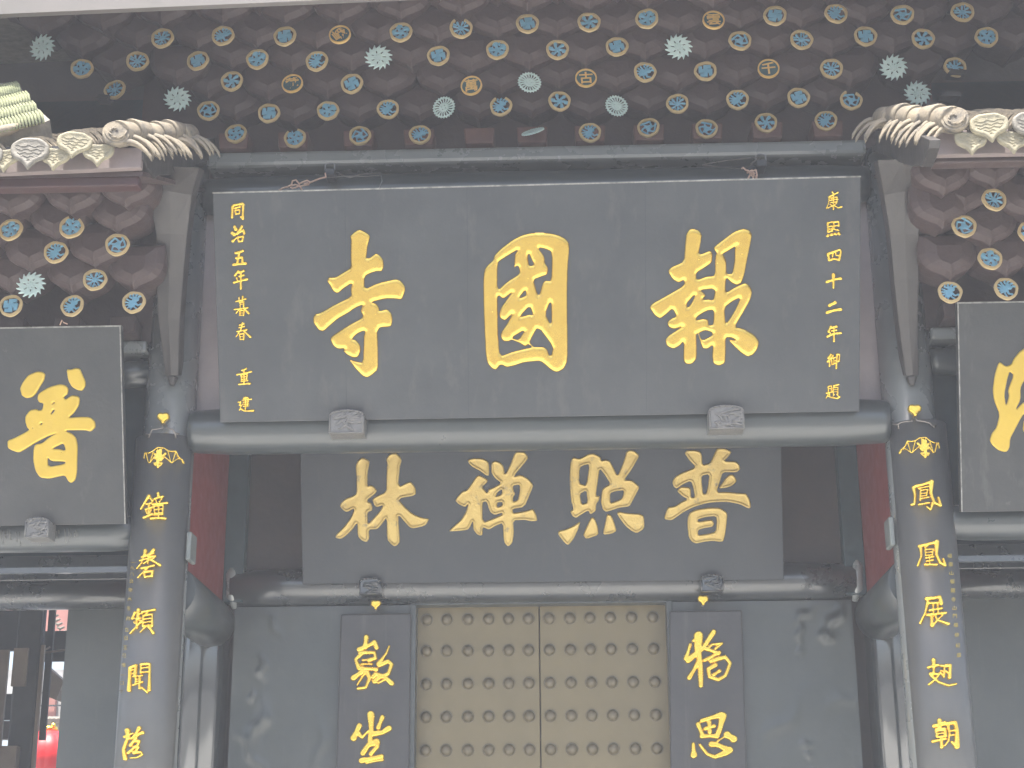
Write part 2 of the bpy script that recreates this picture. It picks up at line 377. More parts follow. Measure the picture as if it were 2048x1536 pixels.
canvas(1.0, 2.385, .3, 3.873, 1.47, [sp(1668,1240,.95,.17,.035,.04), sp(1650,1272,-.2,.07,.03,.035), sp(1658,1280,.1,.05,.02,.03), sp(1598,1265,1.5,.10,.02,.024), sp(1608,1230,.5,.12,.03,.02), sp(1600,1304,.1,.04,.012,.02), sp(1612,1490,0,.06,.02,.022), sp(1615,1510,-.5,.05,.015,.02), sp(1690,1400,.3,.2,.05,.012), sp(1560,1450,.8,.3,.05,.012)])
for x0, x1, n_ in ((-1.03, -.985, 'l'), (.955, 1.0, 'r')):
    part('door_jamb', MB().box((x0,1.44,.3), (x1,1.7,3.872)), 'canvas', .006)
part('door_head', MB().box((-1.03,1.47,3.874), (1.0,1.7,3.90)), 'canvas')
# side bays of the rear wall
for s in (-1, 1):
    a, b = (-2.86, -3.735) if s < 0 else (2.86, 6.2)
    part('side_wall_panel', MB().box((min(a, b),1.5,.15), (max(a, b),1.6,3.875)), 'canvas')
    c = s*6.2
    part('side_lintel', MB().tube([(s*2.8,1.5,3.99),(c,1.5,3.99)], .115, 20), 'lacquer')
    part('side_lintel_board', MB().box((min(s*2.84, c),1.46,4.1), (max(s*2.84, c),1.56,4.3)), 'lacquer', .01)
    part('side_upper_panel', MB().box((min(s*2.84, c),1.60,4.2), (max(s*2.84, c),1.64,6.9)), 'teal')
    part('side_tie_board', MB().box((min(s*2.84, c),-.02,3.86), (max(s*2.84, c),.02,3.90)), 'lacquer')
part('side_wall_panel', MB().box((-6.2,1.5,.15), (-4.7,1.6,3.875)), 'canvas')
# roof over everything
Y_E = -1.62
zl, zr = onY(0, 28, Y_E).z, onY(512, 6, Y_E).z
slope = (zr-zl)/(onY(512, 6, Y_E).x-onY(0, 28, Y_E).x)
zf = lambda x: zl+(x-onY(0, 28, Y_E).x)*slope
def slab(x0, x1, y0, y1, zb, zt, dz=0):
    return MB().prism([(x0,y0,zb(x0)),(x1,y0,zb(x1)),(x1,y0,zt(x1)),(x0,y0,zt(x0))], [(x0,y1,zb(x0)+dz),(x1,y1,zb(x1)+dz),(x1,y1,zt(x1)+dz),(x0,y1,zt(x0)+dz)])
part('eaves_fascia', slab(-6.4, 6.4, Y_E, Y_E+.05, zf, lambda x: zf(x)+.35), 'greyfascia')
part('soffit_board', slab(-6.4, 6.4, Y_E+.06, -.2, lambda x: zf(x)+.30, lambda x: zf(x)+.34, .42), 'soffit')
part('main_roof', slab(-6.4, 6.4, Y_E, 4.4, lambda x: zf(x)+.36, lambda x: zf(x)+.5, .9), 'tilegrey')
part('eaves_lining', MB().box((-6.3,.12,7.0), (6.3,.16,8.4)), 'soffit')
# ---------------------------------------------------------------- bracket sets with hanging medallions
PITCH = .4365
def ogee(w, h):
    half = [(0,0),(.035,.030),(.085,.052),(.13,.070),(.175,.100),(.205,.145),(.2185,.19)]
    s = w/.437; r = [(x*s, z) for x, z in half]+[(.2185*s, h)]
    return r+[(-x, z) for x, z in r[::-1][:-1]]
def block_mesh():
    b = MB(); o = ogee(PITCH*.985, .34)
    c0 = .17; sc = lambda k, y, dz=0: [(x*k, y, c0+dz+(z-c0-dz)*k) for x, z in o]
    b.loft([sc(.42, -.070, -.02), sc(.80, -.048, -.01), sc(.97, -.006), sc(1, .0), [(x, .34, z+.05) for x, z in o]], False, True)
    # rounded moulding that follows the curved lower edge
    me_o = b.build('bracket_block', M['bracket'], None, .008); me = me_o.data
    dg = bpy.context.evaluated_depsgraph_get(); bpy.context.view_layer.update()
    nm = bpy.data.meshes.new_from_object(me_o.evaluated_get(bpy.context.evaluated_depsgraph_get())); bpy.data.objects.remove(me_o); return nm
BLK = block_mesh()
def arm_mesh():
    b = MB(); b.box((-.028,.01,-.03), (.028,.22,.03)); b.tube([(0,-.02,0),(0,.02,0)], .012, 8)
    o = b.build('bracket_arm', M['bracket'], None); me = o.data; bpy.data.objects.remove(o); return me
ARM = arm_mesh()
RADM = .0815
def ring_mesh(gap=0):
    b = MB(); n = 40; g0 = gap/2; rings = []
    for i in range(n+1):
        a = math.pi/2+g0+(2*math.pi-2*g0)*i/n; wob = 1+.025*math.sin(3*a+gap)+.015*math.sin(7*a)
        ro, ri = RADM*wob, RADM*.79*wob
        rings.append([(ro*math.cos(a), -.012, ro*math.sin(a)), (ri*math.cos(a), -.014, ri*math.sin(a)), (ri*math.cos(a), .006, ri*math.sin(a)), (ro*math.cos(a), .006, ro*math.sin(a))])
    b.loft(rings, False, gap > 0); o = b.build('ring', M['ring'], None); me = o.data; bpy.data.objects.remove(o); return me
RING, RINGG = ring_mesh(), ring_mesh(.95)
def flatsurf(px, py): return Vector((px, 0, -py)), Vector((0, -1, 0))
def pattern(strokes, name, m_='blue', step=.0035, extra=None):
    polys = extra or []
    o = relief(name, polys, strokes, flatsurf, M[m_], None, step, .006, .006, base=.004); me = o.data; bpy.data.objects.remove(o); return me
r0 = RADM*.80
def pol(a, r): return (math.cos(a)*r, math.sin(a)*r)
def pat_wan():
    s = []; L = r0*.98; w_ = .034
    for k in range(4):
        c, sn = math.cos(k*math.pi/2), math.sin(k*math.pi/2); rot = lambda x, y: (x*c-y*sn, x*sn+y*c)
        s.append([rot(-w_/2+.001, -w_/2), rot(L*.80, -w_/2+.001), rot(L*.80, L*.62), rot(L*.80-w_*.9, L*.62), rot(L*.80-w_*.9, w_/2), rot(-w_/2, w_/2)])
    return s
def pat_flower(n, tw, w_, seed, curl=False):
    rr = random.Random(seed); S = [(.032, .032, [(0, 0), (.001, 0)])]
    for k in range(n):
        a = k*2*math.pi/n+seed; S.append((w_*.55, w_, [pol(a, .006), pol(a+tw*.5, r0*.5), pol(a+tw, r0*.80)]))
        if curl: S.append((.008, .006, [pol(a+tw+.25, r0*.95), pol(a+tw+.55, r0*.62), pol(a+tw+.9, r0*.9)]))
        if rr.random() < .5: S.append((.009, .007, [pol(a+.5, r0*1.02), pol(a+.6, r0*.6)]))
    return S
def pat_bird(seed):
    rr = random.Random(seed); S = [(.034, .02, [pol(2.4, r0*.45), pol(0, 0), pol(-1.2, r0*.3)])]
    for k in range(5): a = 2.0+k*.42; S.append((.016, .008, [pol(a, r0*.25), pol(a+.12, r0*.9)]))
    for k in range(4):
        a = -1.9+k*.42; S.append((.015, .010, [pol(a-.5, r0*.1), pol(a+.25, r0*.5), pol(a-.15, r0*.8), pol(a+.05, r0*1.02)]))
    S.append((.014, .008, [pol(.6, r0*.2), pol(.9, r0*.6), pol(.45, r0*.85), pol(.7, r0*1.02)]))
    S.append((.013, .008, [pol(1.2, r0*.1), pol(1.6, r0*.55), pol(1.25, r0*.95)]))
    return S
def pat_dragon(seed):
    S = []
    for k in range(3):
        a = seed+k*2.1; S.append((.013, .011, [pol(a, r0*1.0), pol(a+.7, r0*.75), pol(a+1.3, r0*.85), pol(a+1.9, r0*.45), pol(a+1.0, r0*.2), pol(a+.1, r0*.45)]))
        S.append((.009, .007, [pol(a+.4, r0*.35), pol(a+.2, r0*.95)]))
    S.append((.03, .02, [(0, 0), pol(seed, r0*.3)])); return S
PAT = {}
def patmesh(k):
    if k not in PAT:
        n = 'openwork_pattern'
        if k == 'wan': PAT[k] = pattern([(.02, .02, [(0, 0), (.001, 0)])], n, extra=[p for p in []], step=.0035) if False else wan_mesh()
        elif k[0] == 'f': PAT[k] = pattern(pat_flower([5,6,8,5][int(k[1])], [.0,.35,.2,.5][int(k[1])], [.034,.024,.015,.030][int(k[1])], int(k[1])*1.3+.4, k[1] in '03'), n)
        elif k[0] == 'b': PAT[k] = pattern(pat_bird(int(k[1])), n)
        elif k[0] == 'd': PAT[k] = pattern(pat_dragon(int(k[1])*.9), n)
    return PAT[k]
def wan_mesh():
    b = MB()
    L = r0*.97; w_ = .030
    def bx(x0, z0, x1, z1, y=-.010): b.box((x0, y, z0), (x1, .002, z1))
    # hooked cross of four arms in a disc; the two bars cross with a 1 mm step so no faces are coplanar
    bx(-w_/2, -L*.78, w_/2, L*.78); bx(-L*.78, -w_/2, L*.78, w_/2, -.011)
    t = w_*.85
    bx(w_/2, L*.78-t, L*.62, L*.78, -.0095); bx(-L*.62, -L*.78, -w_/2, -L*.78+t, -.0095)
    bx(L*.78-t, -L*.62, L*.78, -w_/2, -.0105); bx(-L*.78, w_/2, -L*.78+t, L*.62, -.0105)
    b.tube([(0,-.016,0),(0,-.008,0)], .007, 10)
    o = b.build('openwork_pattern', M['blue'], None); me = o.data; bpy.data.objects.remove(o); return me
def lace_mesh(kind):
    b = MB(); n = 24 if kind == 'sun' else 15; R0 = .083; P = []; 
    for i in range(n):
        a = 2*math.pi*i/n; da = 2*math.pi/n
        if kind == 'sun': P += [pol(a, R0*.92), pol(a+da*.5, R0*1.08)]
        else: P += [pol(a, R0*.88), pol(a+da*.45, R0*1.02), pol(a+da*.95, R0*1.28), pol(a+da*.90, R0*.98)]
    polys = [P]
    if kind == 'sun':
        m_ = 18
        for i in range(m_):
            a = 2*math.pi*i/m_; polys.append([pol(a, R0*.40), pol(a+.08, R0*.60), pol(a+.02, R0*.84), pol(a+.18, R0*.84), pol(a+.26, R0*.60), pol(a+.15, R0*.40)])
        for i in range(4):
            a = math.pi/2*i+.3; polys.append([pol(a, R0*.17), pol(a+.5, R0*.30), pol(a+1.0, R0*.17), pol(a+.5, R0*.20)])
    else:
        rr = random.Random(3)
        for i in range(7):
            a = 2*math.pi*i/7; polys.append([pol(a, R0*.40), pol(a+.12, R0*.68), pol(a+.30, R0*.62), pol(a+.22, R0*.52), pol(a+.34, R0*.42)])
            polys.append([pol(a+.45, R0*.20), pol(a+.62, R0*.36), pol(a+.75, R0*.34), pol(a+.62, R0*.18)])
    o = relief('lace', polys, [], flatsurf, M['mint'], None, .0034, .004, .003, base=.006); me = o.data; bpy.data.objects.remove(o); return me
LACE = {'sun': lace_mesh('sun'), 'flame': lace_mesh('flame')}
def disc_mesh():
    b = MB(); b.tube([(0,-.004,0),(0,.006,0)], RADM*.84, 32); o = b.build('disc', M['disc'], None); me = o.data; bpy.data.objects.remove(o); return me
DISC = disc_mesh()
def thin_ring():
    b = MB(); rings = []; n = 36
    for i in range(n+1):
        a = 2*math.pi*i/n; ro, ri = RADM*.96, RADM*.84
        rings.append([(ro*math.cos(a),-.014,ro*math.sin(a)),(ri*math.cos(a),-.014,ri*math.sin(a)),(ri*math.cos(a),.006,ri*math.sin(a)),(ro*math.cos(a),.006,ro*math.sin(a))])
    b.loft(rings, False, False); o = b.build('ring', M['goldpaint'], None); me = o.data; bpy.data.objects.remove(o); return me
THIN = thin_ring()
def medallion(set_, px, py, Y, kind, yaw=0., roll=0., tilt=-.12):
    p = onY(px, py, Y); rot = (tilt+random.uniform(-.05,.05), 0, yaw)
    if kind in LACE:
        o = inst(LACE[kind], 'lace_medallion', set_, p, (rot[0], roll+random.uniform(0, 6), rot[2])); return o
    if len(kind) == 1 and ord(kind) > 127:
        o = inst(DISC, 'medallion', set_, p, rot); o['label'] = 'round medallion with the gold character '+kind
        r = inst(THIN, 'ring', o, p)
        c = font_text(kind, 0, 0, .104, lambda x, y: (Vector((x, 0, -y)), Vector((0, -1, 0))), M['goldpaint'], None, lift=.012, bold=.026, rot=.6 if kind == '峨' else .05)
        c.parent = o; return o
    o = inst(patmesh(kind), 'medallion', set_, p, (rot[0], 0, rot[2]))
    # the pattern is turned on its own axis, the ring shares its seat
    rr = roll
    r = inst(RINGG if kind != 'wan' and random.random() < .12 else RING, 'ring', o, p)
    o.rotation_euler = (rot[0], rr, rot[2]); r.rotation_euler = (0, -rr+random.uniform(-.3,.3), 0)
    return o
cen = empty('eaves_bracket_set', (0, -.2, 6.99), 'dark brown scalloped bracket set above the main name board, hung with round medallions', 'bracket set')
LV = {'A': -.25, 'B': -.41, 'C': -.57, 'D': -.73, 'E': -.88, 'F': -1.04, 'G': -1.2}
ROWS = {
 'A': [(472,268,'f3'),(590,277,'f0'),(720,272,'d1'),(840,270,'b1'),(960,266,''),(1065,262,''),(1180,266,'b2'),(1297,256,'d2'),(1413,258,'d0'),(1532,246,'f1'),(1652,242,'b3')],
 'B': [(417,222,'d3'),(538,227,'wan'),(656,222,'f0'),(776,219,'b0'),(888,215,'sun'),(1002,213,'b4'),(1119,203,'f1'),(1233,212,'sun'),(1355,208,'f2'),(1475,200,'b1'),(1597,196,'wan'),(1702,201,'d2'),(1835,187,'flame')],
 'C': [(230,180,'f2'),(355,198,'flame'),(464,163,'f1'),(585,168,'載'),(704,168,'wan'),(823,160,''),(943,172,'萬'),(1059,165,'sun'),(1172,157,'古'),(1290,145,'b0'),(1411,143,'wan'),(1537,138,'千'),(1663,138,'f2'),(1787,135,'flame'),(1910,135,'f2')],
 'D': [(164,138,'f0'),(275,123,'f2'),(396,122,'wan'),(515,119,'f0'),(634,123,'b0'),(757,115,'flame'),(877,112,'wan'),(995,100,'f0'),(1115,100,'f1'),(1234,94,'wan'),(1357,94,'flame'),(1480,82,'d1'),(1603,80,'f2'),(1731,73,'wan'),(1846,78,'f1'),(1973,75,'f0')],
 'E': [(85,95,'flame'),(205,88,''),(325,77,'f2'),(446,72,'b2'),(570,73,'wan'),(680,70,'峨'),(802,65,'f3'),(922,57,'f2'),(1055,48,'wan'),(1178,45,'f1'),(1294,38,'f0'),(1427,41,'雲'),(1550,32,'wan'),(1672,28,'b4'),(1805,30,'d0'),(1925,25,'f2'),(2047,20,'')],
}
ROWS['F'] = [(22+121.5*i, 48-4.4*i, '') for i in range(-1, 19)]
ROWS['G'] = [(-38+122*i, 2-4.4*i, '') for i in range(0, 19)]
ROWS['D'].append((2094,68,'')); ROWS['C'].append((2030,128,''))
def bracket_row(set_, row, Y, dcus=25, rs=1.0):
    for px, py, k in row:
        p = onY(px, py-dcus, Y+.01)
        inst(BLK, 'bracket_block', set_, p, (0, 0, random.uniform(-.012,.012)), (rs, 1, 1))
        if k: medallion(set_, px, py, Y-.0, k, yaw=random.uniform(-.12,.12), roll=random.uniform(-.35,.35))
for r in 'ABCDEFG': bracket_row(cen, ROWS[r], LV[r])
for px, py, k in ROWS['A']:
    p = onY(px, 296-.0226*(px-1070), -.12)
    MB().prism([(p.x-.105,-.24,6.99),(p.x+.105,-.24,6.99),(p.x+.115,-.24,7.12),(p.x-.115,-.24,7.12)], [(p.x-.105,.1,6.99),(p.x+.105,.1,6.99),(p.x+.115,.1,7.12),(p.x-.115,.1,7.12)]).build('base_block', M['bracketbase'], cen, .012)
# the medallion that has turned edge-on
fm = inst(LACE['sun'], 'lace_medallion', cen, onY(1066, 264, -.3), (-.98, -.38, .1)); fm['label'] = 'pale lace medallion twisted edge on and hanging askew'
MB().box((-3.0,.0,7.0), (3.0,.1,8.2)).build('backing_board', M['bracket'], cen)
for px, py, sx, rz in ((205,193,.05,.2),(1915,143,.07,-.1),(1905,187,.08,.1),(1865,207,.05,.3)):   # splinters of pale wood at the corners
    p = onY(px, py, -.62); MB().prism([(p.x-sx,p.y,p.z-.012),(p.x+sx*.7,p.y,p.z-.022),(p.x+sx,p.y,p.z+.012),(p.x-sx*.6,p.y,p.z+.022)], [(p.x-sx,p.y+.12,p.z),(p.x+sx*.7,p.y+.12,p.z-.01),(p.x+sx,p.y+.12,p.z+.03),(p.x-sx*.6,p.y+.12,p.z+.03)]).build('corner_arm_tip', M['bracketgrey'], cen)
SIDE = {
 'L': ('scalloped bracket set under the left side eave with medallions above the name board reading 普', [
   (-.72, [(-101,612,'f1'),(22,612,'wan'),(145,612,'b1'),(268,605,'b2')]), (-.86, [(-61,572,''),(62,570,'flame'),(190,560,'f2')]),
   (-1.0, [(-10,510,''),(112,505,'b3'),(235,490,'d1')]), (-1.15, [(-98,466,''),(22,460,'f3'),(143,455,'f0'),(252,440,'')]),
   (-1.3, [(-40,410,''),(80,405,''),(202,400,'')])], -1),
 'R': ('scalloped bracket set under the right side eave with medallions beside the right name board', [
   (-.72, [(1900,585,'b0'),(2012,578,'b4'),(2130,572,'')]), (-.86, [(1980,518,'f3'),(2100,512,'f2')]),
   (-1.0, [(1885,482,''),(1928,453,'d3'),(2060,465,'f1')] ), (-1.15, [(1988,400,'f2'),(1888,416,''),(2108,395,'')]),
   (-1.3, [(1930,352,''),(2050,346,'')])], 1)}
for key, (lab, rows, s) in SIDE.items():
    st = empty('side_bracket_set', (s*3.6, -.1, 5.53), lab, 'bracket set')
    for Y, row in rows: bracket_row(st, row, Y, 24, .93)
    MB().box((min(s*2.75,s*5.6),-.1,5.53), (max(s*2.75,s*5.6),-.02,6.9)).build('backing_board', M['bracket'], st)
    for x in (s*2.95, s*3.35, s*3.75, s*4.15):
        MB().box((x-.09,-.3,5.54), (x+.09,0,5.66)).build('base_block', M['bracket'], st, .01)
# ---------------------------------------------------------------- side eaves
def leaf(w, h):   # scalloped drip plate outline
    P = [(-.5,.0),(-.53,-.20),(-.51,-.40),(-.42,-.56),(-.30,-.64),(-.20,-.70),(-.10,-.84),(0,-1.04),(.10,-.84),(.20,-.70),(.30,-.64),(.42,-.56),(.51,-.40),(.53,-.20),(.5,0),(.25,.05),(0,.0),(-.25,.05)]
    return [(x*w, z*h) for x, z in P]
def plate_mesh(w, h, name, m_, up=False):
    P = leaf(w, h)
    if up: P = [(x, z if z < 0 else z+.25*h*(1-(x/(.5*w))**2)) for x, z in P]
    surf = lambda px, py: (Vector((px, 0, -py)), Vector((0, -1, 0)))
    polys = [[(x, -z) for x, z in P]]
    st = []
    o = relief(name, polys, st, surf, M[m_], None, w/26, .010, w*.08, rim=True, base=.012)
    me = o.data; b = MB(); b.v = [tuple(v.co) for v in me.vertices]; b.f = [tuple(p.vertices) for p in me.polygons]; b.sm = [True]*len(b.f); bpy.data.objects.remove(o)
    for k in range(5):
        z = -h*(.10+.14*k); ww = w*(.43-.05*k); ph = k*1.3
        b.tube([(-ww+2*ww*t/9, -.018, z+.007*math.sin(t*1.9+ph)) for t in range(10)], .0022, 5)
    o = b.build(name, M[m_], None); me = o.data; bpy.data.objects.remove(o)
    return me
DRIP = plate_mesh(.185, .15, 'drip_tile', 'tilepale'); COVP = plate_mesh(.215, .17, 'cover_tile', 'tilegrey', True); COVY = plate_mesh(.21, .15, 'cover_tile', 'tilepale', True)
def arc_tile(r, L, th=.012, a0=0, a1=math.pi, n=10):
    """a curved clay tile lying along +Y"""
    b = MB(); rings = []
    for y in (0, L):
        rr = r*(1-.06*y/L)
        rings.append([(rr*math.cos(a0+(a1-a0)*i/n), y, rr*math.sin(a0+(a1-a0)*i/n)) for i in range(n+1)]+[((rr-th)*math.cos(a1-(a1-a0)*i/n), y, (rr-th)*math.sin(a1-(a1-a0)*i/n)) for i in range(n+1)])
    b.loft(rings, True, True); return b
def mesh_of(b, name, m_): o = b.build(name, M[m_], None); me = o.data; bpy.data.objects.remove(o); return me
ARC = mesh_of(arc_tile(.105, .22, .014, .12, math.pi-.12), 'roof_tile', 'tile'); PAN = mesh_of(arc_tile(.11, .22, .014, math.pi+.3, 2*math.pi-.3), 'pan_tile', 'tile')
def disc_cap():
    b = MB(); b.tube([(0,-.02,0),(0,.02,0)], [.082,.085], 28); b.tube([(0,-.028,0),(0,-.018,0)], [.066,.070], 24)
    for k in range(9):
        a = k*.7; b.tube([(math.cos(a)*.012*k**.8, -.032, math.sin(a)*.012*k**.8), (math.cos(a+.8)*.012*k**.8, -.032, math.sin(a+.8)*.012*k**.8)], .006, 6)
    return mesh_of(b, 'round_end_cap', 'tile')
CAP = disc_cap()
FY = -1.92
def side_roof(s):
    L = s < 0
    fe = onY(283, 316, FY).x if L else onY(1862, 300, FY).x
    zt = (onY(286, 298, FY).z+onY(1862, 270, FY).z)/2; zb = 5.985 if L else 6.03
    rt = empty('tiled_side_eave', (fe, FY, zb), ('left' if L else 'right')+' side eave of weathered clay tiles ending in scalloped drip tiles', 'roof', 'tiled side eaves')
    xo = s*5.2
    zbL = (lambda x: onY(281,335,FY).z+(x-fe)*(onY(0,347,FY).z-onY(281,335,FY).z)/(onY(0,347,FY).x-fe)) if L else (lambda x: onY(1880,310,FY).z)
    MB().prism([(fe,FY,zbL(fe)),(xo,FY,zbL(xo)),(xo,FY,zt+.04),(fe,FY,zt+.02)], [(fe,FY+.05,zbL(fe)),(xo,FY+.05,zbL(xo)),(xo,FY+.05,zt+.04),(fe,FY+.05,zt+.02)]).build('fascia_board', M['fascia'], rt, .006)
    MB().box((min(fe+s*.03, xo),FY+.07,zb-.035), (max(fe+s*.03, xo),FY+.17,zb+.035)).build('eaves_beam', M['redbeam' if L else 'bracket'], rt, .01)
    # sloping deck under the tiles
    rise = .42
    MB().prism([(fe-s*.0,FY+.02,zt+.0),(xo,FY+.02,zt+.0),(xo,FY+.02,zt+.05),(fe,FY+.02,zt+.05)], [(fe,-.2,zt+rise*1.7),(xo,-.2,zt+rise*1.7),(xo,-.2,zt+rise*1.7+.05),(fe,-.2,zt+rise*1.7+.05)]).build('roof_deck', M['bracketgrey'], rt)
    MB().prism([(fe,FY+.05,zb+.02),(xo,FY+.05,zb+.02),(xo,FY+.05,zb+.05),(fe,FY+.05,zb+.05)], [(fe,-.2,zt+.5),(xo,-.2,zt+.5),(xo,-.2,zt+.53),(fe,-.2,zt+.53)]).build('soffit', M['bracket'], rt)
    if L: cov = [(62,290,'g',1.05),(152,276,'y',1.0),(-28,300,'g',1)]; drp = [(10,303),(115,300),(198,292),(-78,306)]; cap = (232,268); 
    else: cov = [(1975,240,'y',1.08),(2058,238,'g',1),(2138,240,'g',1)]; drp = [(1940,268),(2022,266),(2100,266)]; cap = (1910,240)
    ty = FY-.09; ang = math.atan(rise)
    for px, py, k, sc in cov:
        p = onY(px, py, ty); o = inst(COVP if k == 'g' else COVY, 'cover_tile', rt, p, (-.10, random.uniform(-.12,.12), random.uniform(-.1,.1)), (sc, 1, sc))
        for j in range(15):
            inst(ARC, 'roof_tile', rt, (p.x+random.uniform(-.006,.006), ty+.015+j*.075+random.uniform(-.01,.01), p.z-.050+j*.040+random.uniform(-.007,.007)), (ang*.45, 0, random.uniform(-.06,.06)), (1.04+random.uniform(-.03,.03), 1, 1.05))
    for px, py in drp:
        p = onY(px, py, ty+.02); inst(DRIP, 'drip_tile', rt, p, (-.08, random.uniform(-.1,.1), random.uniform(-.12,.12)))
        for j in range(7): inst(PAN, 'pan_tile', rt, (p.x, ty+.06+j*.11, p.z+.09+j*.046), (ang, 0, 0))
    # rolled verge running back from the round end cap
    c = onY(*cap, FY-.10); inst(CAP, 'round_end_cap', rt, c, (-.15, 0, s*-.25))
    e_ = onY(372, 268, -1.15) if L else onY(1772, 234, -1.15)
    dirv = (e_-c)/(e_.y-c.y); n = 6
    for j in range(n):
        a = c+dirv*(.02+j*.145); b = c+dirv*(.02+(j+1)*.145+.03)
        wob = Vector((0, 0, .015*math.sin(j*2.1)))
        MB().tube([a+wob, a+dirv*.02+wob, b+wob*.5], [.082, .086, .074], 20).build('verge_tile', M['tile'], rt)
    # fringe of curved tiles hanging out over the verge
    for j in range(23):
        q = c+dirv*(.02+j*.041+random.uniform(-.012,.012))+Vector((-s*.03, 0, -.045)); hh = random.uniform(-.022,.022); ln = .20+random.uniform(-.06,.05)
        rings = []
        for t in range(7):
            u = t/6; ctr = q+Vector((-s*ln*u*.80, .03*u, .03*math.sin(u*2)-.13*u*u+hh))
            ww = .026*(1-.35*u); rings.append([ctr+Vector((0, ww*math.cos(v)*1.0, .026*math.sin(v))) for v in [math.pi*i/6 for i in range(7)]]+[ctr+Vector((0, ww*math.cos(v)*.9, .026*math.sin(v)-.010)) for v in [math.pi*(6-i)/6 for i in range(7)]])
        MB().loft(rings, True, True).build('verge_fringe_tile', M['tile'], rt)
    # bargeboard and strut
    XB = s*2.42
    if L: O = [(289,303),(289,318),(296,338),(306,350),(311,357),(318,351),(340,350),(370,342),(402,325),(428,318),(430,276),(400,278),(340,292)]
    else: O = [(1859,280),(1857,296),(1850,318),(1843,334),(1836,330),(1822,333),(1800,326),(1775,312),(1752,305),(1750,262),(1800,262),(1840,270)]
    A = [onX(px, py, XB) for px, py in O]; B = [a+Vector((s*.07, 0, 0)) for a in A]
    MB().prism(A, B).build('bargeboard', M['bracketgrey'], rt, .006)
    # hanging strut: carved leg rising from the column to the eave corner
    def P3(px, py, Y): return onY(px, py, Y)
    if L: LF = [(330,752,-.24),(316,640,-.42),(312,560,-.56),(312,470,-.74),(296,380,-.95),(284,335,-1.2)]; RG = [(357,752,-.24),(360,640,-.42),(366,560,-.56),(374,470,-.74),(384,390,-.95),(400,335,-1.2)]
    else: LF = [(1811,752,-.24),(1796,640,-.42),(1788,560,-.56),(1780,470,-.74),(1768,390,-.95),(1755,320,-1.2)]; RG = [(1838,752,-.24),(1836,640,-.42),(1838,560,-.56),(1838,470,-.74),(1848,380,-.95),(1856,320,-1.2)]
    rings = []
    for (a, b) in zip(LF, RG):
        p, q = P3(*a), P3(*b); back = Vector((0, .14, .05)); mid = (p+q)/2+Vector((0, -.02, 0))
        rings.append([p, mid, q, q+back, p+back])
    b = MB(); b.loft(rings, False, True)
    lo = (P3(*LF[0])+P3(*RG[0]))/2; b.tube([lo+Vector((0,.03,0)), lo+Vector((0,.03,-.06))], [.045,.02], 5)
    b.build('hanging_strut', M['bracketgrey'], rt, .008)
    for jj in range(3):
        a, b_ = LF[3], RG[3]
    return rt
side_roof(-1); side_roof(1)
# corner of a mossy tiled roof at the far left
mr = empty('mossy_roof_corner', onY(50, 215, -1.72), 'corner of a bright mossy tiled roof poking in above the left side eave', 'roof')
pm = Plane(onY(40, 230, -1.72), Vector((0,-.75,.66)).normalized())
P0 = [pm(*q)[0] for q in [(-140,150),(37,170),(70,212),(100,240),(80,248),(-140,290)]]
MB().prism(P0, [p+Vector((0,.1,-.12)) for p in P0]).build('roof_deck', M['tilegrey'], mr)
for (ax, ay, bx, by) in [(-60,190,38,171),(-60,218,58,190),(-60,240,72,210),(-60,262,86,228)]:
    for j in range(22):
        t = j/22; t2 = (j+1.4)/22; x0_, y0_ = ax+(bx-ax)*t, ay+(by-ay)*t
        a, n_ = pm(x0_, y0_); b_, _ = pm(x0_+6, y0_+12); c_, _ = pm(x0_+9, y0_+22)
        MB().tube([a+n_*.03, b_+n_*.045, c_+n_*.02], [.007,.012,.008], 6).build('tile_edge', M['moss'], mr)
MB().tube([pm(-100,290)[0]+Vector((0,-.02,0)), pm(20,262)[0]+Vector((0,-.02,0)), pm(45,254)[0]+Vector((0,-.02,0))], [.04,.035,.02], 10).build('eave_edge', M['tile'], mr)
# ---------------------------------------------------------------- name boards
def quad_board(root, TL, TR, BR, BL, n, th, m_, edge=True):
    nb = n*-1
    A = [TL, TR, BR, BL]
    MB().prism(A, [p+nb*th for p in A]).build('board', M[m_], root, .006)
def board_plane(pb, pt):   # plane through a bottom point and a top point, level along x
    d = (Vector(pt)-Vector(pb)); d.x = 0; n = Vector((1, 0, 0)).cross(d).normalized()
    if n.y > 0: n = -n
    return Plane(pb, n)
pmain = board_plane((0,-.28,4.862), (0,-.90,6.34))
nb = empty('main_name_board', (0,-.28,4.86), 'large charcoal name board with three big gold characters 報國寺 tilted forward above the main beam', 'name board')
c4 = [pmain(*q)[0] for q in ((425,386),(1722,353),(1719,823),(440,845))]
quad_board(nb, *c4, pmain.n, .07, 'board')
def strip(a, b, n, w_, th, root, m_='boardedge', name='edge_strip'):
    a, b = Vector(a), Vector(b); t = (b-a).normalized(); u = t.cross(n).normalized()
    MB().prism([a-u*w_, b-u*w_, b+u*w_, a+u*w_], [a-u*w_-n*th, b-u*w_-n*th, b+u*w_-n*th, a+u*w_-n*th]).build(name, M[m_], root)
strip(c4[0]+pmain.n*.003, c4[1]+pmain.n*.003, pmain.n, .005, .06, nb)
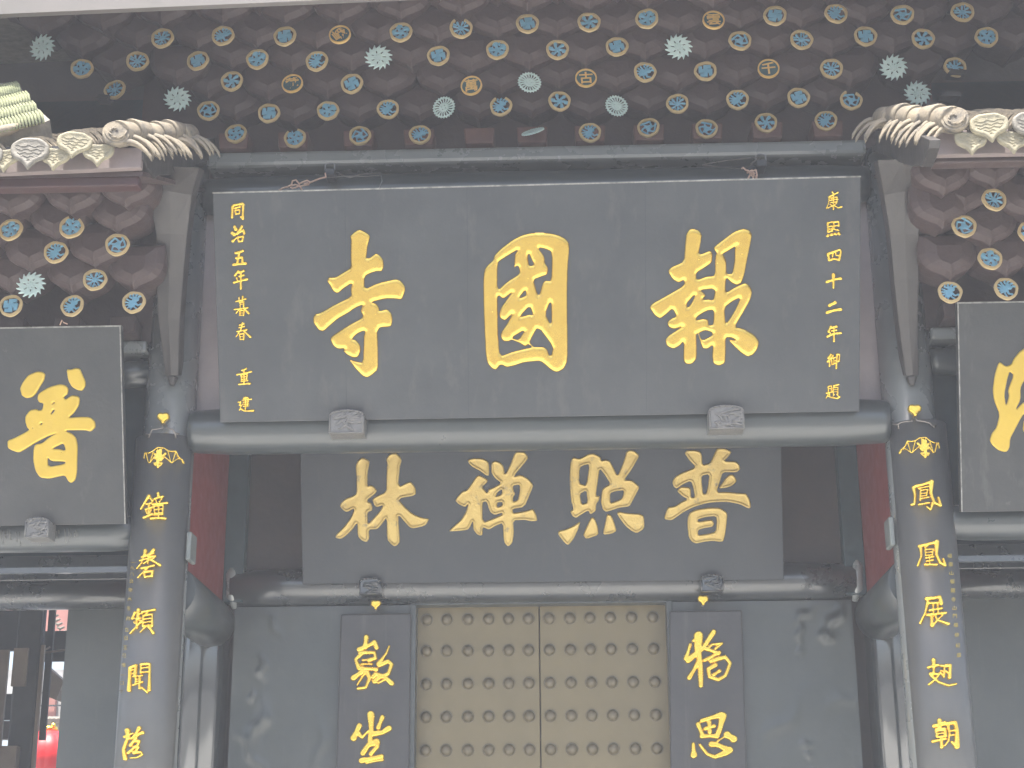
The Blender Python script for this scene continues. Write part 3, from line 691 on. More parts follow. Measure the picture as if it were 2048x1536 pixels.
BIG = [
 ('寺', '600 440 4.517 |P 500,100 535,85 570,95 632,135 632,165 612,240 600,350 640,335 685,298 720,315 755,360 758,430 738,467 680,465 585,505 583,625 700,570 870,530 915,550 953,600 950,650 920,722 850,712 770,712 645,742 690,755 718,795 715,822 790,803 830,845 838,900 828,965 700,975 707,1180 708,1350 660,1395 605,1427 565,1410 500,1345 438,1255 500,1275 570,1290 576,1060 590,998 520,1025 470,1075 510,1085 545,1130 550,1180 525,1240 480,1246 430,1222 385,1182 410,1165 345,1168 300,1140 272,1080 285,1050 430,955 560,885 567,860 546,825 555,795 572,765 500,795 430,845 340,895 270,955 215,1008 170,1000 120,930 118,880 135,848 180,840 300,770 465,690 458,630 470,570 400,615 340,668 295,640 270,590 243,555 255,515 320,518 380,480 460,432 457,300 460,165 448,148'),
 ('國', '940 440 4.517 |P 560,115 700,115 800,135 860,165 895,205 900,260 885,420 882,560 880,690 883,1000 885,1270 850,1345 790,1378 740,1362 680,1310 635,1275 560,1280 480,1290 400,1318 330,1332 275,1305 240,1355 200,1345 155,1295 140,1200 128,950 120,700 118,540 128,450 160,405 210,362 218,320 270,265 380,180 470,135'
  '|P 250,385 300,350 380,300 440,265 405,310 400,380 398,435 420,415 440,425 450,485 330,560 248,640|P 250,672 300,718 395,640 330,720 280,790 262,850 275,890 320,912 395,830 340,930 278,1020 278,1060 300,1095 350,1100 380,1080 440,1108 500,1145 530,1120 565,1148 480,1165 380,1190 272,1232 255,1050 250,850'
  '|P 440,710 500,630 510,680|P 450,875 540,775 570,860 540,850 480,868|P 375,1065 500,990 440,1085|P 535,300 545,335 580,405 535,415 520,330|P 612,250 680,262 740,290 735,550 680,545 655,570 622,690 600,640 575,540 640,515 700,495 708,430 675,385 675,330|P 735,715 735,960 680,845|P 615,965 750,1145 735,1225 715,1220 700,1170 670,1145 575,1146 540,1108 560,1060'),
 ('報', '1280 440 4.8 |P 470,90 510,80 560,95 595,135 588,200 560,335 680,290 698,330 690,410 620,460 540,510 545,575 640,540 720,535 720,350 735,318 705,280 712,255 780,200 900,110 990,80 1050,95 1078,140 1060,240 1030,380 1005,520 978,600 930,628 870,600 825,550 822,700 900,650 1010,600 1055,630 1080,690 1060,770 980,910 910,1025 1000,1045 1100,1100 1145,1165 1130,1240 1080,1300 1030,1315 960,1270 860,1170 855,1145 930,1160 880,1130 820,1130 825,1260 820,1375 760,1403 700,1380 692,1300 700,1195 650,1240 600,1235 575,1160 560,1090 540,1095 548,1330 500,1385 440,1385 415,1350 420,1160 380,1210 320,1242 255,1210 240,1150 270,1110 340,1065 420,1015 330,1050 275,1030 258,985 290,950 350,925 310,850 260,900 195,950 140,920 90,840 110,805 200,755 420,630 425,575 370,605 310,570 265,495 290,455 420,400 430,250 440,140'
  '|P 450,800 515,725 530,720 500,790 455,845|P 575,675 720,660 705,770 660,760 600,765 635,720 600,690|P 540,935 640,872 710,865 700,1008 660,1010 655,955 600,945 548,962|P 565,1085 630,1060 695,1082 690,1110 600,1155 575,1120|P 790,330 860,290 935,240 910,260 905,400 885,515 830,515 830,400 805,335|P 812,840 890,780 965,745 920,850 860,950 820,1000'),
]
for ch, s in BIG: glyph(s, pmain, M['gold'], nb, 1.8, .017, 10.5, label='large raised gold character '+ch)
COLS = {
 '同': '430 380 6.98|34:245,230 240,380|32:260,215 385,190|34:395,200 390,400|24:360,375 390,400|26:280,255 350,235|22:280,290 295,340|22:285,285 350,275 340,330|22:295,335 340,330',
 '治': '430 380 6.98|40>46:275,515 290,545|40>46:240,600 270,620|40>20:250,712 310,660|36:375,510 310,610|34:310,605 400,560 410,605|28:320,670 335,715|28:320,660 400,645 380,715|26:335,720 380,715',
 '五': '430 380 6.98|34:290,880 390,850|34:340,870 310,1030|34:300,950 385,940 385,1020|36:260,1040 430,1025',
 '年': '430 380 6.98|32:325,1135 280,1190|32:330,1150 400,1130|26:340,1205 405,1190|26:305,1230 320,1270|32:265,1290 450,1245|30:365,1150 362,1375',
 '暮': '430 590 5.908|20:250,75 365,45|20:285,30 290,80|20:330,15 320,70|16:295,85 300,130|18:295,85 345,80 340,130|12:300,108 340,105|20:230,170 390,150|16:300,150 250,215|22>26:340,150 400,215|18:295,185 295,240|18:295,185 345,180 340,240|12:298,212 340,210|14:300,240 340,235',
 '春': '430 590 5.908|18:290,355 345,340|18:285,385 350,370|20:262,430 378,410|22>12:325,330 310,400 250,495|18>26:340,420 420,495|18:292,460 300,525|20:295,460 345,455 340,525|12:298,490 340,488|16:300,525 340,522',
 '重': '430 590 5.908|22:370,870 320,890|22:262,940 430,905|18:310,940 315,1000|20:310,940 385,930 375,990|14:315,968 378,960|14:315,998 375,990|22:345,890 345,1050|16:310,1020 390,1010|22:285,1055 415,1045',
 '建': '430 590 5.908|18:340,1215 395,1210 385,1300|16>20:325,1240 430,1230|14:335,1265 400,1258|14:330,1290 400,1285|14:335,1315 395,1310|18:365,1205 360,1345|18:275,1265 310,1260 290,1300|16:290,1300 315,1300 290,1360|18>24:300,1340 350,1370 455,1365',
 '康': '1620 370 6.98|26:310,100 330,120|24:265,165 390,105|24>12:265,165 260,250 225,330|20:290,185 380,165 375,230|18:280,215 390,195|18:290,245 375,235|24:330,150 325,340|18:280,270 300,280|18:250,320 310,290|18:370,250 340,280|20>24:335,280 390,320 440,305',
 '熙': '1620 370 6.98|28:245,530 250,655|22:250,530 310,515|26:255,655 310,640|20:270,580 310,570 310,620|26:330,520 400,510 400,570|22:335,570 400,565|22:330,520 335,620 400,630|18:270,615 320,610|34:243,712 250,704|34:292,697 308,692|34:348,682 362,687|34:402,672 408,686',
 '四': '1620 370 6.98|36:250,965 265,1045|30:260,960 420,900 430,930 405,1045|30:270,1050 340,1030 405,1045|22:325,935 310,1000|22:355,930 360,980 400,985',
 '十': '1620 370 6.98|32:230,1355 330,1320 430,1305|46>26:325,1255 325,1435',
 '二': '1620 590 6.98|40:270,145 350,105|36:235,245 330,215 430,200',
 '年 ': '1620 590 6.98|30:290,440 255,510|30:295,455 370,440|22:300,500 370,490|22:275,520 290,560|30:240,580 330,540 430,530|28:335,455 332,645',
 '御': '1620 590 6.98|26:290,830 250,880|26:300,870 240,930|26:270,900 270,990|20:320,840 310,880|18:300,880 350,870|18:330,880 330,960|18:300,900 305,975 350,950|16:335,920 355,915|22:370,830 410,825 405,920 380,930|26:375,835 365,1020',
 '題': '1620 590 6.98|18:250,1280 255,1340|18:255,1275 300,1265 295,1330|14:255,1308 295,1303|20:225,1370 315,1350|18:270,1370 275,1410|18:250,1385 225,1435|20>26:240,1405 300,1430 380,1442 412,1420|22:330,1265 400,1250|16:320,1295 325,1385|18:325,1290 390,1285 385,1385|12:325,1320 385,1318|12:325,1350 385,1348|14:340,1385 320,1410|16:370,1385 395,1410',
}
for ch, s in COLS.items(): glyph(s, pmain, M['goldbright'], nb, .7, .010, 2.0, name='inscription_character', label='small raised gold character '+ch.strip())
for px in (934, 1290, 690):
    a_, b_ = pmain(px, 388-.024*(px-425))[0], pmain(px+3, 838-.018*(px-440))[0]
    strip(a_+pmain.n*.0015, b_+pmain.n*.0015, pmain.n, .0018, .01, nb, 'board2', 'plank_joint')
# lower board behind the beam
plow = board_plane((0,1.28,4.01), (0,.985,4.985))
lb = empty('inner_name_board', (0,1.28,4.0), 'dark blue grey board with four worn gold characters 普照禅林 hung over the doorway', 'name board')
tl, tr, br, bl = [plow(*q)[0] for q in ((600,905),(1563,893),(1568,1160),(605,1168))]
up = (tl-bl)*.28
quad_board(lb, tl+up, tr+up, br, bl, plow.n, .06, 'board2')
LOW = [
 ('林', '640 880 6.4|P 490,260 545,218 632,262 632,310 610,420 608,590 655,575 695,595 730,650 700,695 610,760 612,790 655,805 672,860 665,905 610,920 612,1080 700,985 760,920 815,830 725,862 695,830 670,765 700,730 850,660 852,500 860,290 845,250 880,190 930,168 985,172 1035,225 1045,270 1025,330 1000,600 1155,525 1190,560 1228,620 1225,710 1000,748 1080,850 1190,945 1300,990 1400,1003 1360,1085 1300,1110 1175,1132 1130,1100 1000,945 1010,1100 1025,1300 985,1350 950,1360 910,1335 858,1270 855,985 790,1080 735,1142 625,1145 632,1260 600,1308 540,1290 482,1230 480,1050 420,1140 340,1220 270,1268 195,1252 210,1205 300,1120 400,990 445,870 345,925 300,900 250,845 280,790 335,745 400,725 470,685 468,500 458,325'),
 ('禅', '870 880 6.4|P 420,250 500,228 600,232 660,258 690,290 695,460 650,450 560,385 470,340 425,290|P 720,290 770,262 830,285 878,325 895,450 960,320 1020,165 1050,148 1150,150 1190,210 1185,250 1000,470 1105,442 1200,500 1262,575 1230,660 1145,858 995,880 1000,935 1100,920 1180,905 1255,875 1300,960 1312,1035 1230,1040 1150,1022 1000,1028 1010,1200 990,1320 935,1365 890,1320 875,1250 870,1060 780,1095 690,1150 612,1110 610,1210 590,1225 540,1210 490,1145 485,1030 450,1110 420,1150 300,1165 165,1170 260,1085 340,1015 400,910 430,805 390,862 300,820 258,775 290,720 355,650 400,645 440,600 530,465 570,448 620,475 682,512 660,550 605,600 668,680 680,630 740,612 850,548 770,490 722,420'
  '|P 605,795 660,785 690,880 710,925 760,960 860,930 862,955 760,1000 610,1055|P 775,725 800,670 858,625 858,690|P 795,800 860,790 862,840 795,858|P 1000,580 1085,570 1085,660 1060,770 1000,790 1000,730 1030,690 1000,635'),
 ('照', '1090 880 6.4|P 330,260 360,215 440,240 560,175 620,170 680,195 720,230 722,265 780,248 830,265 870,340 928,460 985,330 1030,200 1035,155 1065,130 1135,130 1205,190 1190,240 1100,390 1010,515 1110,508 1205,590 1200,630 1130,760 1085,850 950,865 850,900 780,920 740,890 715,800 722,700 735,620 835,560 770,450 700,360 680,500 650,715 700,712 690,770 655,820 650,910 580,955 555,900 470,950 400,998 350,975 322,910 365,885 335,780 318,600 318,400'
  '|P 445,350 500,320 570,308 530,580 435,552|P 445,690 530,640 545,800 470,822|P 835,680 900,655 1012,640 990,745 900,785 835,805|P 165,1185 180,1160 260,1145 360,1100 455,1035 430,1130 370,1260 300,1348 260,1325 175,1220|P 615,985 645,1020 680,1120 685,1215 530,1268 488,1220 510,1160 560,1050 590,995|P 805,945 850,965 890,1060 918,1165 850,1200 760,1213 742,1190 765,1080 790,960|P 915,935 950,912 1020,930 1130,940 1210,942 1260,965 1275,1020 1270,1135 1175,1195 1110,1165 1040,1110 960,1010'),
 ('普', '1300 870 6.4|P 440,230 470,195 560,190 630,205 665,240 670,385 770,355 810,270 850,180 880,168 965,170 1048,212 1010,270 945,335 1100,335 1145,380 1155,440 1105,480 930,475 900,580 850,730 1000,728 1180,745 1230,745 1280,830 1293,930 1260,942 1150,885 1000,855 850,858 720,872 560,920 430,985 340,1050 280,1090 200,1085 180,1060 210,960 235,920 310,915 400,855 480,820 410,780 345,720 370,680 400,660 520,670 525,800 575,790 555,680 525,585 420,630 340,688 300,660 283,600 320,530 400,485 590,410 500,320'
  '|P 660,520 760,500 745,640 720,745 680,755 665,620|P 1020,505 1070,510 1105,560 1105,600 1050,650 960,680 880,683 920,620 975,540|P 480,1060 510,990 600,950 770,928 890,930 960,970 992,1005 980,1150 960,1280 940,1360 900,1368 800,1355 700,1365 590,1390 540,1370 495,1310 480,1180|P 615,1075 730,1045 845,1038 855,1110 840,1240 740,1265 615,1282 615,1215 700,1190 800,1175 822,1130 800,1090 770,1083 615,1110'),
]
for ch, s in LOW: glyph(s, plow, M['goldold'], lb, 1.4, .018, 3.0, rim=True, label='worn gold character '+ch)
# side boards
def side_board(px_a, px_b, lab, xo, glyphs):
    bt, tp = (onY(252,1048,-.26), onY(242,652,-.62)) if px_a < 0 else (onY(1922,1024,-.26), onY(1914,606,-.62))
    pl = board_plane((0,bt.y,bt.z), (0,tp.y,tp.z))
    b = empty('side_name_board', (bt.x,bt.y,bt.z), lab, 'name board', None)
    s = -1 if px_a < 0 else 1
    B2, T2 = bt+Vector((s*xo,0,0)), tp+Vector((s*xo,0,0))
    A = [tp, T2, B2, bt]
    MB().prism(A, [p-pl.n*.06 for p in A]).build('board', M['board3'], b, .005)
    strip(tp+pl.n*.003, T2+pl.n*.003, pl.n, .005, .05, b); strip(tp+pl.n*.004+Vector((s*.006,0,0)), bt+pl.n*.004+Vector((s*.006,0,0)), pl.n, .004, .05, b)
    for ch, g in glyphs: glyph(g, pl, M['goldflat'], b, 1.8, .010, 2.4, **({'label': 'large gold character '+ch} if ch else {}))
    return b
side_board(-1, 0, 'old charcoal name board with the brushed gold character 普, left of the left column', 1.9, [('普', '0 710 5.485|P 220,370 250,300 310,220 410,178 470,185 500,210 490,270 440,350 400,420 355,465 290,475 240,445 232,410|P 730,155 780,160 830,140 880,150 905,210 940,290 940,340 905,395 850,385 790,350 750,280|P 425,420 540,350 660,318 720,330 755,370 745,430 700,460 718,490 790,440 860,450 878,480 870,550 820,630 750,690 860,678 990,678 1045,730 1052,790 1000,842 930,825 700,828 790,860 840,910 855,1000 850,1150 848,1280 830,1370 785,1408 750,1385 715,1320 620,1340 540,1358 440,1345 390,1270 365,1150 370,1030 390,980 470,965 530,910 640,848 500,905 380,970 280,1035 210,1072 140,1050 85,1020 85,935 150,915 330,820 300,800 278,730 280,670 330,605 400,590 430,610 465,600 480,530 430,520 410,480|P 575,1030 630,1000 700,968 725,1050 650,1030|P 525,1115 560,1165 720,1170 710,1195 530,1228|P 568,545 595,512 605,525|P 562,655 570,620 600,592 600,615|P 435,775 455,745 475,750')])
side_board(1, 0, 'old charcoal name board at the right edge with part of a broad brushed gold character', 1.9, [('', '1960 680 6.4|P 250,275 330,340 400,310 430,240 500,150 555,112 700,60 760,200 640,420 560,520 515,620 520,760 450,900 555,795 700,740 720,900 560,940 500,1040 440,1160 385,1260 378,1370 350,1425 310,1435 230,1410 150,1340 122,1280 150,1190 210,1120 250,950 180,780 160,640 185,450 220,330|P 380,400 430,450 355,640 370,720 330,850 310,700 350,490|P 560,1020 700,980 700,1220 570,1190 545,1150')])
# ---------------------------------------------------------------- couplet plaques curved round the columns
def couplet(cx, ztop, lab, chars, tiny):
    r = .205; cy = -.035
    root = empty('couplet_plaque', (cx, cy-r, .6), lab, 'plaque', 'couplet plaques on the front columns')
    n = 26; th = .022; A0 = R_(82); rings = []
    for z in (.6, ztop):
        o = [(cx+math.sin(a)*r, cy-math.cos(a)*r, z) for a in [-A0+2*A0*i/n for i in range(n+1)]]
        i_ = [(cx+math.sin(a)*(r-th), cy-math.cos(a)*(r-th), z) for a in [A0-2*A0*i/n for i in range(n+1)]]
        rings.append(o+i_)
    MB().loft(rings, True, True).build('board', M['plaque'], root)
    cyl = Cyl(cx, cy, r+.001)
    for ch, g in chars: glyph(g, cyl, M['goldbright'], root, .8, .020, 3.6, label='raised gold character '+ch)
    for i, (ch, px, py) in enumerate(tiny): font_text(ch, px, py, 9.5, cyl, M['gold'], root, lift=.004, bold=.0, name='inscription_character')
    return root, cyl
LC = [('鐘', '260 970 7.68|46>20:300,170 180,375|38:325,210 350,245|30:265,300 340,280|30:250,380 345,345|32:300,300 290,480|28:255,400 270,440|28:330,380 310,440|40:225,505 345,450|50:435,135 440,175|36:385,215 505,180|28:400,230 410,265|28:490,215 455,260|38:355,300 570,280|28:370,330 385,440|30:370,330 510,315 500,435|24:385,385 500,370|24:385,440 500,430|28:440,320 440,520|28:380,465 505,455|40:330,520 430,508 540,520'),
 ('磬', '260 970 7.68|50:245,1010 235,1090|30:190,1110 300,1070|28:165,1165 290,1130|28>12:215,1100 190,1200 115,1290|26:220,1210 280,1170|24:215,1150 280,1140|50:365,1000 290,1090|30:300,1080 370,1050|34:310,1110 400,1090 340,1150|22:300,1140 280,1210|44:330,1150 460,1235|36:190,1285 370,1240|36>14:280,1270 130,1430|36:225,1350 240,1420|44:230,1340 355,1325 340,1400|36:240,1415 345,1400'),
 ('頻', '240 1200 7.68|46:295,150 290,280|26:300,220 345,210|34:245,190 205,290|26:205,290 325,280|34:270,300 270,430|30:235,345 250,360|26:310,310 340,320|36>12:330,340 230,450 165,520|40:355,185 535,150|28:430,190 385,240|32:365,250 360,410|32>40:370,245 500,220 495,400|26:375,300 470,285|26:375,350 470,335|26:370,400 460,390|30>14:400,410 315,500|50:440,400 510,505'),
 ('聞', '240 1200 7.68|42>46:170,1040 150,1390|44:175,1040 260,1000 240,1150|22:200,1080 250,1060|22:205,1130 250,1110|34:330,1000 325,1120|42>54:330,990 460,980 450,1380|26:340,1050 430,1035|28:335,1115 430,1105|36:345,1350 420,1420|26:215,1180 350,1160|26:250,1190 250,1290|22:255,1220 320,1215|22:255,1255 320,1245|30:215,1310 350,1260|32:310,1180 305,1360'),
 ('落', '230 1420 13.24|110:350,540 370,740|80>45:290,710 490,620|100>40:650,480 560,640 450,770|90:600,660 740,600|64>90:330,810 250,1050 290,1290|80:570,740 430,940|75:540,830 660,820 600,950 520,990|70:370,1140 560,970 640,980 520,1150|90>30:520,1130 700,1120 730,1180 600,1260 420,1275')]
RC = [('鳳', '1810 950 7.68|50>36:135,200 160,320 150,450 105,460|46:160,180 280,150 380,110|66>28:400,110 390,280 440,430 540,480 500,350|26:350,180 210,215|32:240,240 235,390|26:240,245 345,225 330,300|20:245,290 330,280|20:250,330 330,320|26:240,370 360,345|32:215,460 365,430|46>26:420,440 390,540 330,490'),
 ('凰', '1810 950 7.68|52>24:240,1100 255,1250 200,1400|46:220,1100 450,1040|64>26:480,1030 475,1220 530,1350 610,1400 575,1290|26:350,1090 310,1120|26:310,1150 320,1240|26:310,1150 430,1140 415,1230|20:320,1195 410,1185|22:320,1240 415,1230|30:320,1280 430,1260|28:330,1330 430,1310|28:375,1260 380,1380|40:310,1380 480,1380'),
 ('展', '1820 1180 7.314|50:240,130 350,120 430,100 450,200|34:260,200 400,190|48>26:260,180 230,330 155,490|34:290,300 460,270|30:340,220 340,350|30:400,220 410,350|40:260,370 510,335|50:320,370 320,520|34:330,530 390,450|30>44:370,370 390,440 550,495|26:470,370 410,430'),
 ('翅', '1820 1180 7.314|60:345,1030 350,1110|40:270,1135 410,1100|40:350,1150 345,1210|44>28:300,1230 430,1230 380,1300 280,1385|42>32:310,1250 420,1350 560,1400 660,1375|36:450,1110 500,1110 490,1270|24:450,1180 470,1190|48:520,1110 580,1100 570,1280|26:520,1190 540,1210|30:440,1210 470,1240'),
 ('朝', '1840 1400 11.29|100:440,470 440,600|80>95:320,590 560,530|70:370,690 390,820|72:370,680 560,650 570,810|40:400,700 540,690|36:430,760 520,750|50:400,840 560,820|70>50:300,935 580,880|80:480,850 490,1060|70>40:620,550 660,750 640,920 560,1030|75>105:620,540 780,500 820,700 820,1050|50:660,700 750,690|44:670,800 740,790|50>80:710,950 820,1060')]
TL_ = '一九八五年大冬月立日王己敬一口十'; TLY = [1125,1136,1149,1162,1180,1198,1217,1237,1259,1276,1295,1311,1330,1350,1366,1382]
TR_ = '峨眉山報國寺山門維修紀盛'; TRY = [(1899,1112),(1900,1129),(1902,1146),(1904,1163),(1905,1181),(1906,1199),(1908,1216),(1909,1232),(1911,1250),(1913,1270),(1915,1291),(1917,1310)]
pl1, cyl1 = couplet(-2.655, 4.80, 'curved black couplet plaque with gold characters 鐘磬頻聞落 on the left front column', LC, [(c, 267-(y-1125)*.092, y) for c, y in zip(TL_, TLY)])
pl2, cyl2 = couplet(2.66, 4.82, 'curved black couplet plaque with gold characters 鳳凰展翅朝 on the right front column', RC, [(c, x, y) for c, (x, y) in zip(TR_, TRY)])
BATL = '230 810 10.24|20:620,975 700,985 790,940 870,870 1000,880 1075,935 1150,955 1245,945|16:620,975 600,1090|20:640,985 690,1180 720,1180 790,960|20:720,1175 830,1050|18:870,880 880,990|18:970,885 920,960|22:1080,945 1140,1170 1170,1180 1245,945|20:1010,1060 1150,1180|22:1250,960 1290,1060 1380,1130 1410,1195 1385,1180 1370,1130|22:1170,1180 1280,1100 1350,1110|60:880,950 880,1180|60:930,930 940,1120|44:820,1010 860,1070|44:1030,1000 950,1060|40:800,1080 880,1120 980,1090|44:880,1180 880,1270|30:870,1190 800,1190 820,1230 870,1230|30:890,1190 970,1190 940,1230 890,1250'
def mirror_bat(s, dx, dy):
    h, *r = s.split('|'); out = []
    for q in r:
        a, b = q.split(':'); out.append(a+':'+' '.join('%g,%g' % (1880-x+60, y) for x, y in pts(b)))
    ox, oy, sc = [float(v) for v in h.split()]; return '%g %g %g|' % (ox+dx, oy+dy, sc)+'|'.join(out)
glyph(BATL, cyl1, M['goldbright'], pl1, .5, .006, 1.2, name='bat_emblem', label='gold openwork bat emblem')
glyph(mirror_bat(BATL, 1517, -20), cyl2, M['goldbright'], pl2, .5, .006, 1.2, name='bat_emblem', label='gold openwork bat emblem')
# gilt cloud-headed hooks with wire hangers
CLOUD = [(-.10,.02),(-.12,.10),(-.09,.17),(-.04,.19),(0,.17),(.04,.19),(.09,.17),(.12,.10),(.10,.02),(.05,-.03),(.03,-.06),(.035,-.10),(-.035,-.10),(-.03,-.06),(-.05,-.03)]
def hook(px, py, Y, size, lab, wires=None):
    p = onY(px, py, Y); root = empty('gilt_hook', p, lab, 'hook', 'gilt cloud-headed hooks')
    surf = lambda x, y: (Vector((x, 0, -y)), Vector((0, -1, 0)))
    o = relief('cloud_head', [[(x*size*1.3, -z*size*.95) for x, z in CLOUD]], [], surf, M['goldbright'], root, size/60, size*.06, size*.05, base=size*.06)
    o.location = (0, 0, 0)
    me = o.data
    for v in me.vertices: v.co += p
    if wires:
        for W in wires: MB().tube([onY(a, b, c) for a, b, c in W], .006, 8).build('wire_hanger', M['wire'], root)
    else: MB().tube([p+Vector((0,.0,-.06*size*1.5)), p+Vector((0,.05,-.02))], size*.03, 8).build('hook_stem', M['wire'], root)
hook(327,841,-.22,.30,'gilt cloud-headed hook on the left front column above the curved plaque', [[(327,848,-.24),(325,856,-.26),(318,857,-.26),(304,859,-.26),(300,868,-.25),(291,869,-.22)],[(331,848,-.24),(333,856,-.26),(345,859,-.26),(350,866,-.25),(358,868,-.22)],[(300,868,-.25),(297,876,-.22)],[(350,866,-.25),(352,876,-.22)]])
hook(1829,826,-.22,.32,'gilt cloud-headed hook on the right front column above the curved plaque', [[(1826,832,-.24),(1824,842,-.26),(1812,843,-.26),(1801,845,-.26),(1796,849,-.25),(1786,848,-.22)],[(1832,832,-.24),(1834,841,-.26),(1850,843,-.26),(1860,846,-.26),(1864,851,-.25),(1872,850,-.22)],[(1797,849,-.25),(1797,858,-.22)],[(1868,850,-.23),(1868,856,-.22)]])
hook(752,1213,1.34,.27,'small gilt hook over the left inner plaque')
hook(1406,1204,1.34,.29,'small gilt hook over the right inner plaque')
# ---------------------------------------------------------------- inner plaques
def inner(q, lab, chars):
    Y = 1.40; P = [onY(x, y, Y) for x, y in q]; b0 = [Vector((p.x, p.y, p.z)) for p in P]
    # carry the sides down to knee height
    for i, j in ((2, 1), (3, 0)):
        d = (b0[i]-b0[j]); b0[i] = b0[j]+d*((b0[j].z-.9)/(b0[j].z-b0[i].z))
    root = empty('inner_plaque', (b0[3]+b0[2])/2, lab, 'plaque', 'flat plaques beside the door')
    MB().prism(b0, [p+Vector((0,.045,0)) for p in b0]).build('board', M['plaque2'], root, .012)
    pl = Plane((0, Y, 0), (0, -1, 0))
    for ch, g in chars: glyph(g, pl, M['goldbright'], root, .9, .022, 3.5, label='raised gold cursive character '+ch)
inner([(681,1228),(822,1226),(818,1536),(672,1536)], 'flat black plaque with cursive gold characters, left of the studded door', [
 ('敷', '640 1180 5.12|50>56:475,485 465,580|46:400,610 520,560 560,530 580,590|40:410,645 560,640 570,700 500,720|40>44:420,660 365,710 400,800|26:440,720 500,715|26:430,760 530,760|40:400,800 580,815|50>54:440,830 345,900|34>20:460,850 385,970|46>30:480,840 510,900 470,1000 390,1010|20>46:710,575 680,650 600,760|44:610,770 700,730 735,760 700,860 600,900 560,940|42>50:545,890 570,862 650,880 735,955|28:545,930 600,955 680,910'),
 ('坐', '680 1400 11.29|150>100:700,330 710,700 680,940|110>130:440,580 310,860|100>50:430,760 500,850 640,700|100:960,390 870,620|120:760,760 950,740 1110,640|140>110:830,950 640,1020 520,1200|110>90:850,960 840,1060 700,1220|120>90:490,1370 640,1340 950,1270|64:600,1420 970,1350')])
inner([(1339,1222),(1484,1220),(1494,1536),(1341,1536)], 'flat black plaque with cursive gold characters, right of the studded door', [
 ('獨', '1220 1180 5.12|84>44:905,470 900,620 925,770 930,980|30:850,520 890,470|50>56:1060,430 950,600 870,660 800,720|34>52:820,560 780,700|46:910,730 810,900|30:1080,600 1150,545 1040,560 1000,600|42:980,600 1110,650|38:970,720 1120,640|42:1030,730 1180,685 1230,750 1180,880 1110,920 1020,890 1005,810 1080,770|38:1060,870 1120,830'),
 ('思', '1350 1400 11.29|90>130:600,470 820,400 1040,340|150>105:1080,360 1010,660 940,820|100:520,550 620,800|96:600,820 820,810 940,820|96:770,500 780,720|84:680,650 880,590|70>140:410,990 420,1240|60>140:560,1010 720,1220 900,1290 1150,1190 1230,1130|120:820,1000 950,1010 1180,1120|50:950,940 1130,820|150:1180,790 1320,880')])
# ---------------------------------------------------------------- studded door
door = empty('studded_door', (0, 1.6, .3), 'pair of ochre painted temple door leaves with rows of round studs', 'door')
stud_me = None
xm = onY(1080,1370,1.6).x
for x0, x1, cols in ((-1.0, xm-.004, [852.5,893,936,977.5,1018,1058]), (xm+.004, .968, [1100,1142,1182.5,1224,1267,1310])):
    lf = MB().box((x0,1.6,.3), (x1,1.66,3.95)).build('door_leaf', M['door'], door, .006)
    z_rows = [onY(1080, y, 1.6).z for y in (1237,1300,1366,1432,1499)]; dz = (z_rows[0]-z_rows[4])/4
    z_rows += [z_rows[4]-dz*k for k in range(1, 8)]
    if stud_me is None:
        b = MB(); rings = []
        for k in range(7):
            a = math.pi/2*k/6; rings.append([(.044*math.cos(a)*math.cos(t), -.040*math.sin(a), .044*math.cos(a)*math.sin(t)) for t in [2*math.pi*i/20 for i in range(20)]])
        b.loft(rings, True, False); b.tube([(0,.002,0),(0,-.004,0)], [.050,.050], 20); stud_me = mesh_of(b, 'door_stud', 'stud')
    for z in z_rows:
        for c in cols:
            p = onY(c, 1370, 1.6); inst(stud_me, 'door_stud', lf, (p.x, 1.598, z))
# ---------------------------------------------------------------- carved blocks that carry the boards
def carved(px, py, Y, wpx, hpx, lab, m_='carve', dep=.16):
    p = onY(px, py, Y); sc = (p-CP).dot(FW)/FPX; w_, h_ = wpx*sc, hpx*sc*1.06
    root = empty('carved_support_block', (p.x, p.y, p.z), lab, 'support block', 'carved blocks under the name boards')
    O = [(-w_/2,-h_*.5),(w_/2,-h_*.5),(w_/2,h_*.30)]+[(w_/2*math.cos(a), h_*.30+h_*.2*math.sin(a)) for a in [math.pi*i/8 for i in range(1, 8)]]+[(-w_/2,h_*.30)]
    MB().prism([(p.x+x,p.y,p.z+z) for x, z in O], [(p.x+x,p.y+dep,p.z+z+.0) for x, z in O]).build('block', M[m_], root, .005)
    b = MB(); 
    for k in range(len(O)):
        a, c = O[k], O[(k+1) % len(O)]; b.tube([(p.x+a[0]*.95,p.y-.002,p.z+a[1]*.95),(p.x+c[0]*.95,p.y-.002,p.z+c[1]*.95)], .007, 6)
    b.build('border', M[m_], root)
    rr = random.Random(int(px)); b = MB()
    for k in range(26):
        x, z = rr.uniform(-.4,.4)*w_, rr.uniform(-.42,.3)*h_; a = rr.uniform(-.6,.6); P = []
        for t in range(5): P.append((p.x+max(-.44*w_, min(.44*w_, x)), p.y-.002, p.z+max(-.44*h_, min(.38*h_, z)))); x += .05*w_*2*math.cos(a); z += .05*w_*2*math.sin(a); a += rr.uniform(-.7,.7)
        b.tube(P, [.004,.009,.010,.008,.003], 6)
    b.build('carving', M[m_], root)
carved(693,843,-.36,70,46,'small carved wooden block under the main board, left of the middle')
carved(1453,834,-.36,70,46,'small carved wooden block under the main board, right of the middle')
carved(74,1055,-.34,48,38,'small carved wooden block under the left name board 普', 'carve')
carved(740,1172,1.22,44,30,'dark carved block carrying the inner board, above the left gilt hook', 'lacquer', .2)
carved(1424,1166,1.22,44,32,'dark carved block carrying the inner board, above the right gilt hook', 'lacquer', .2)
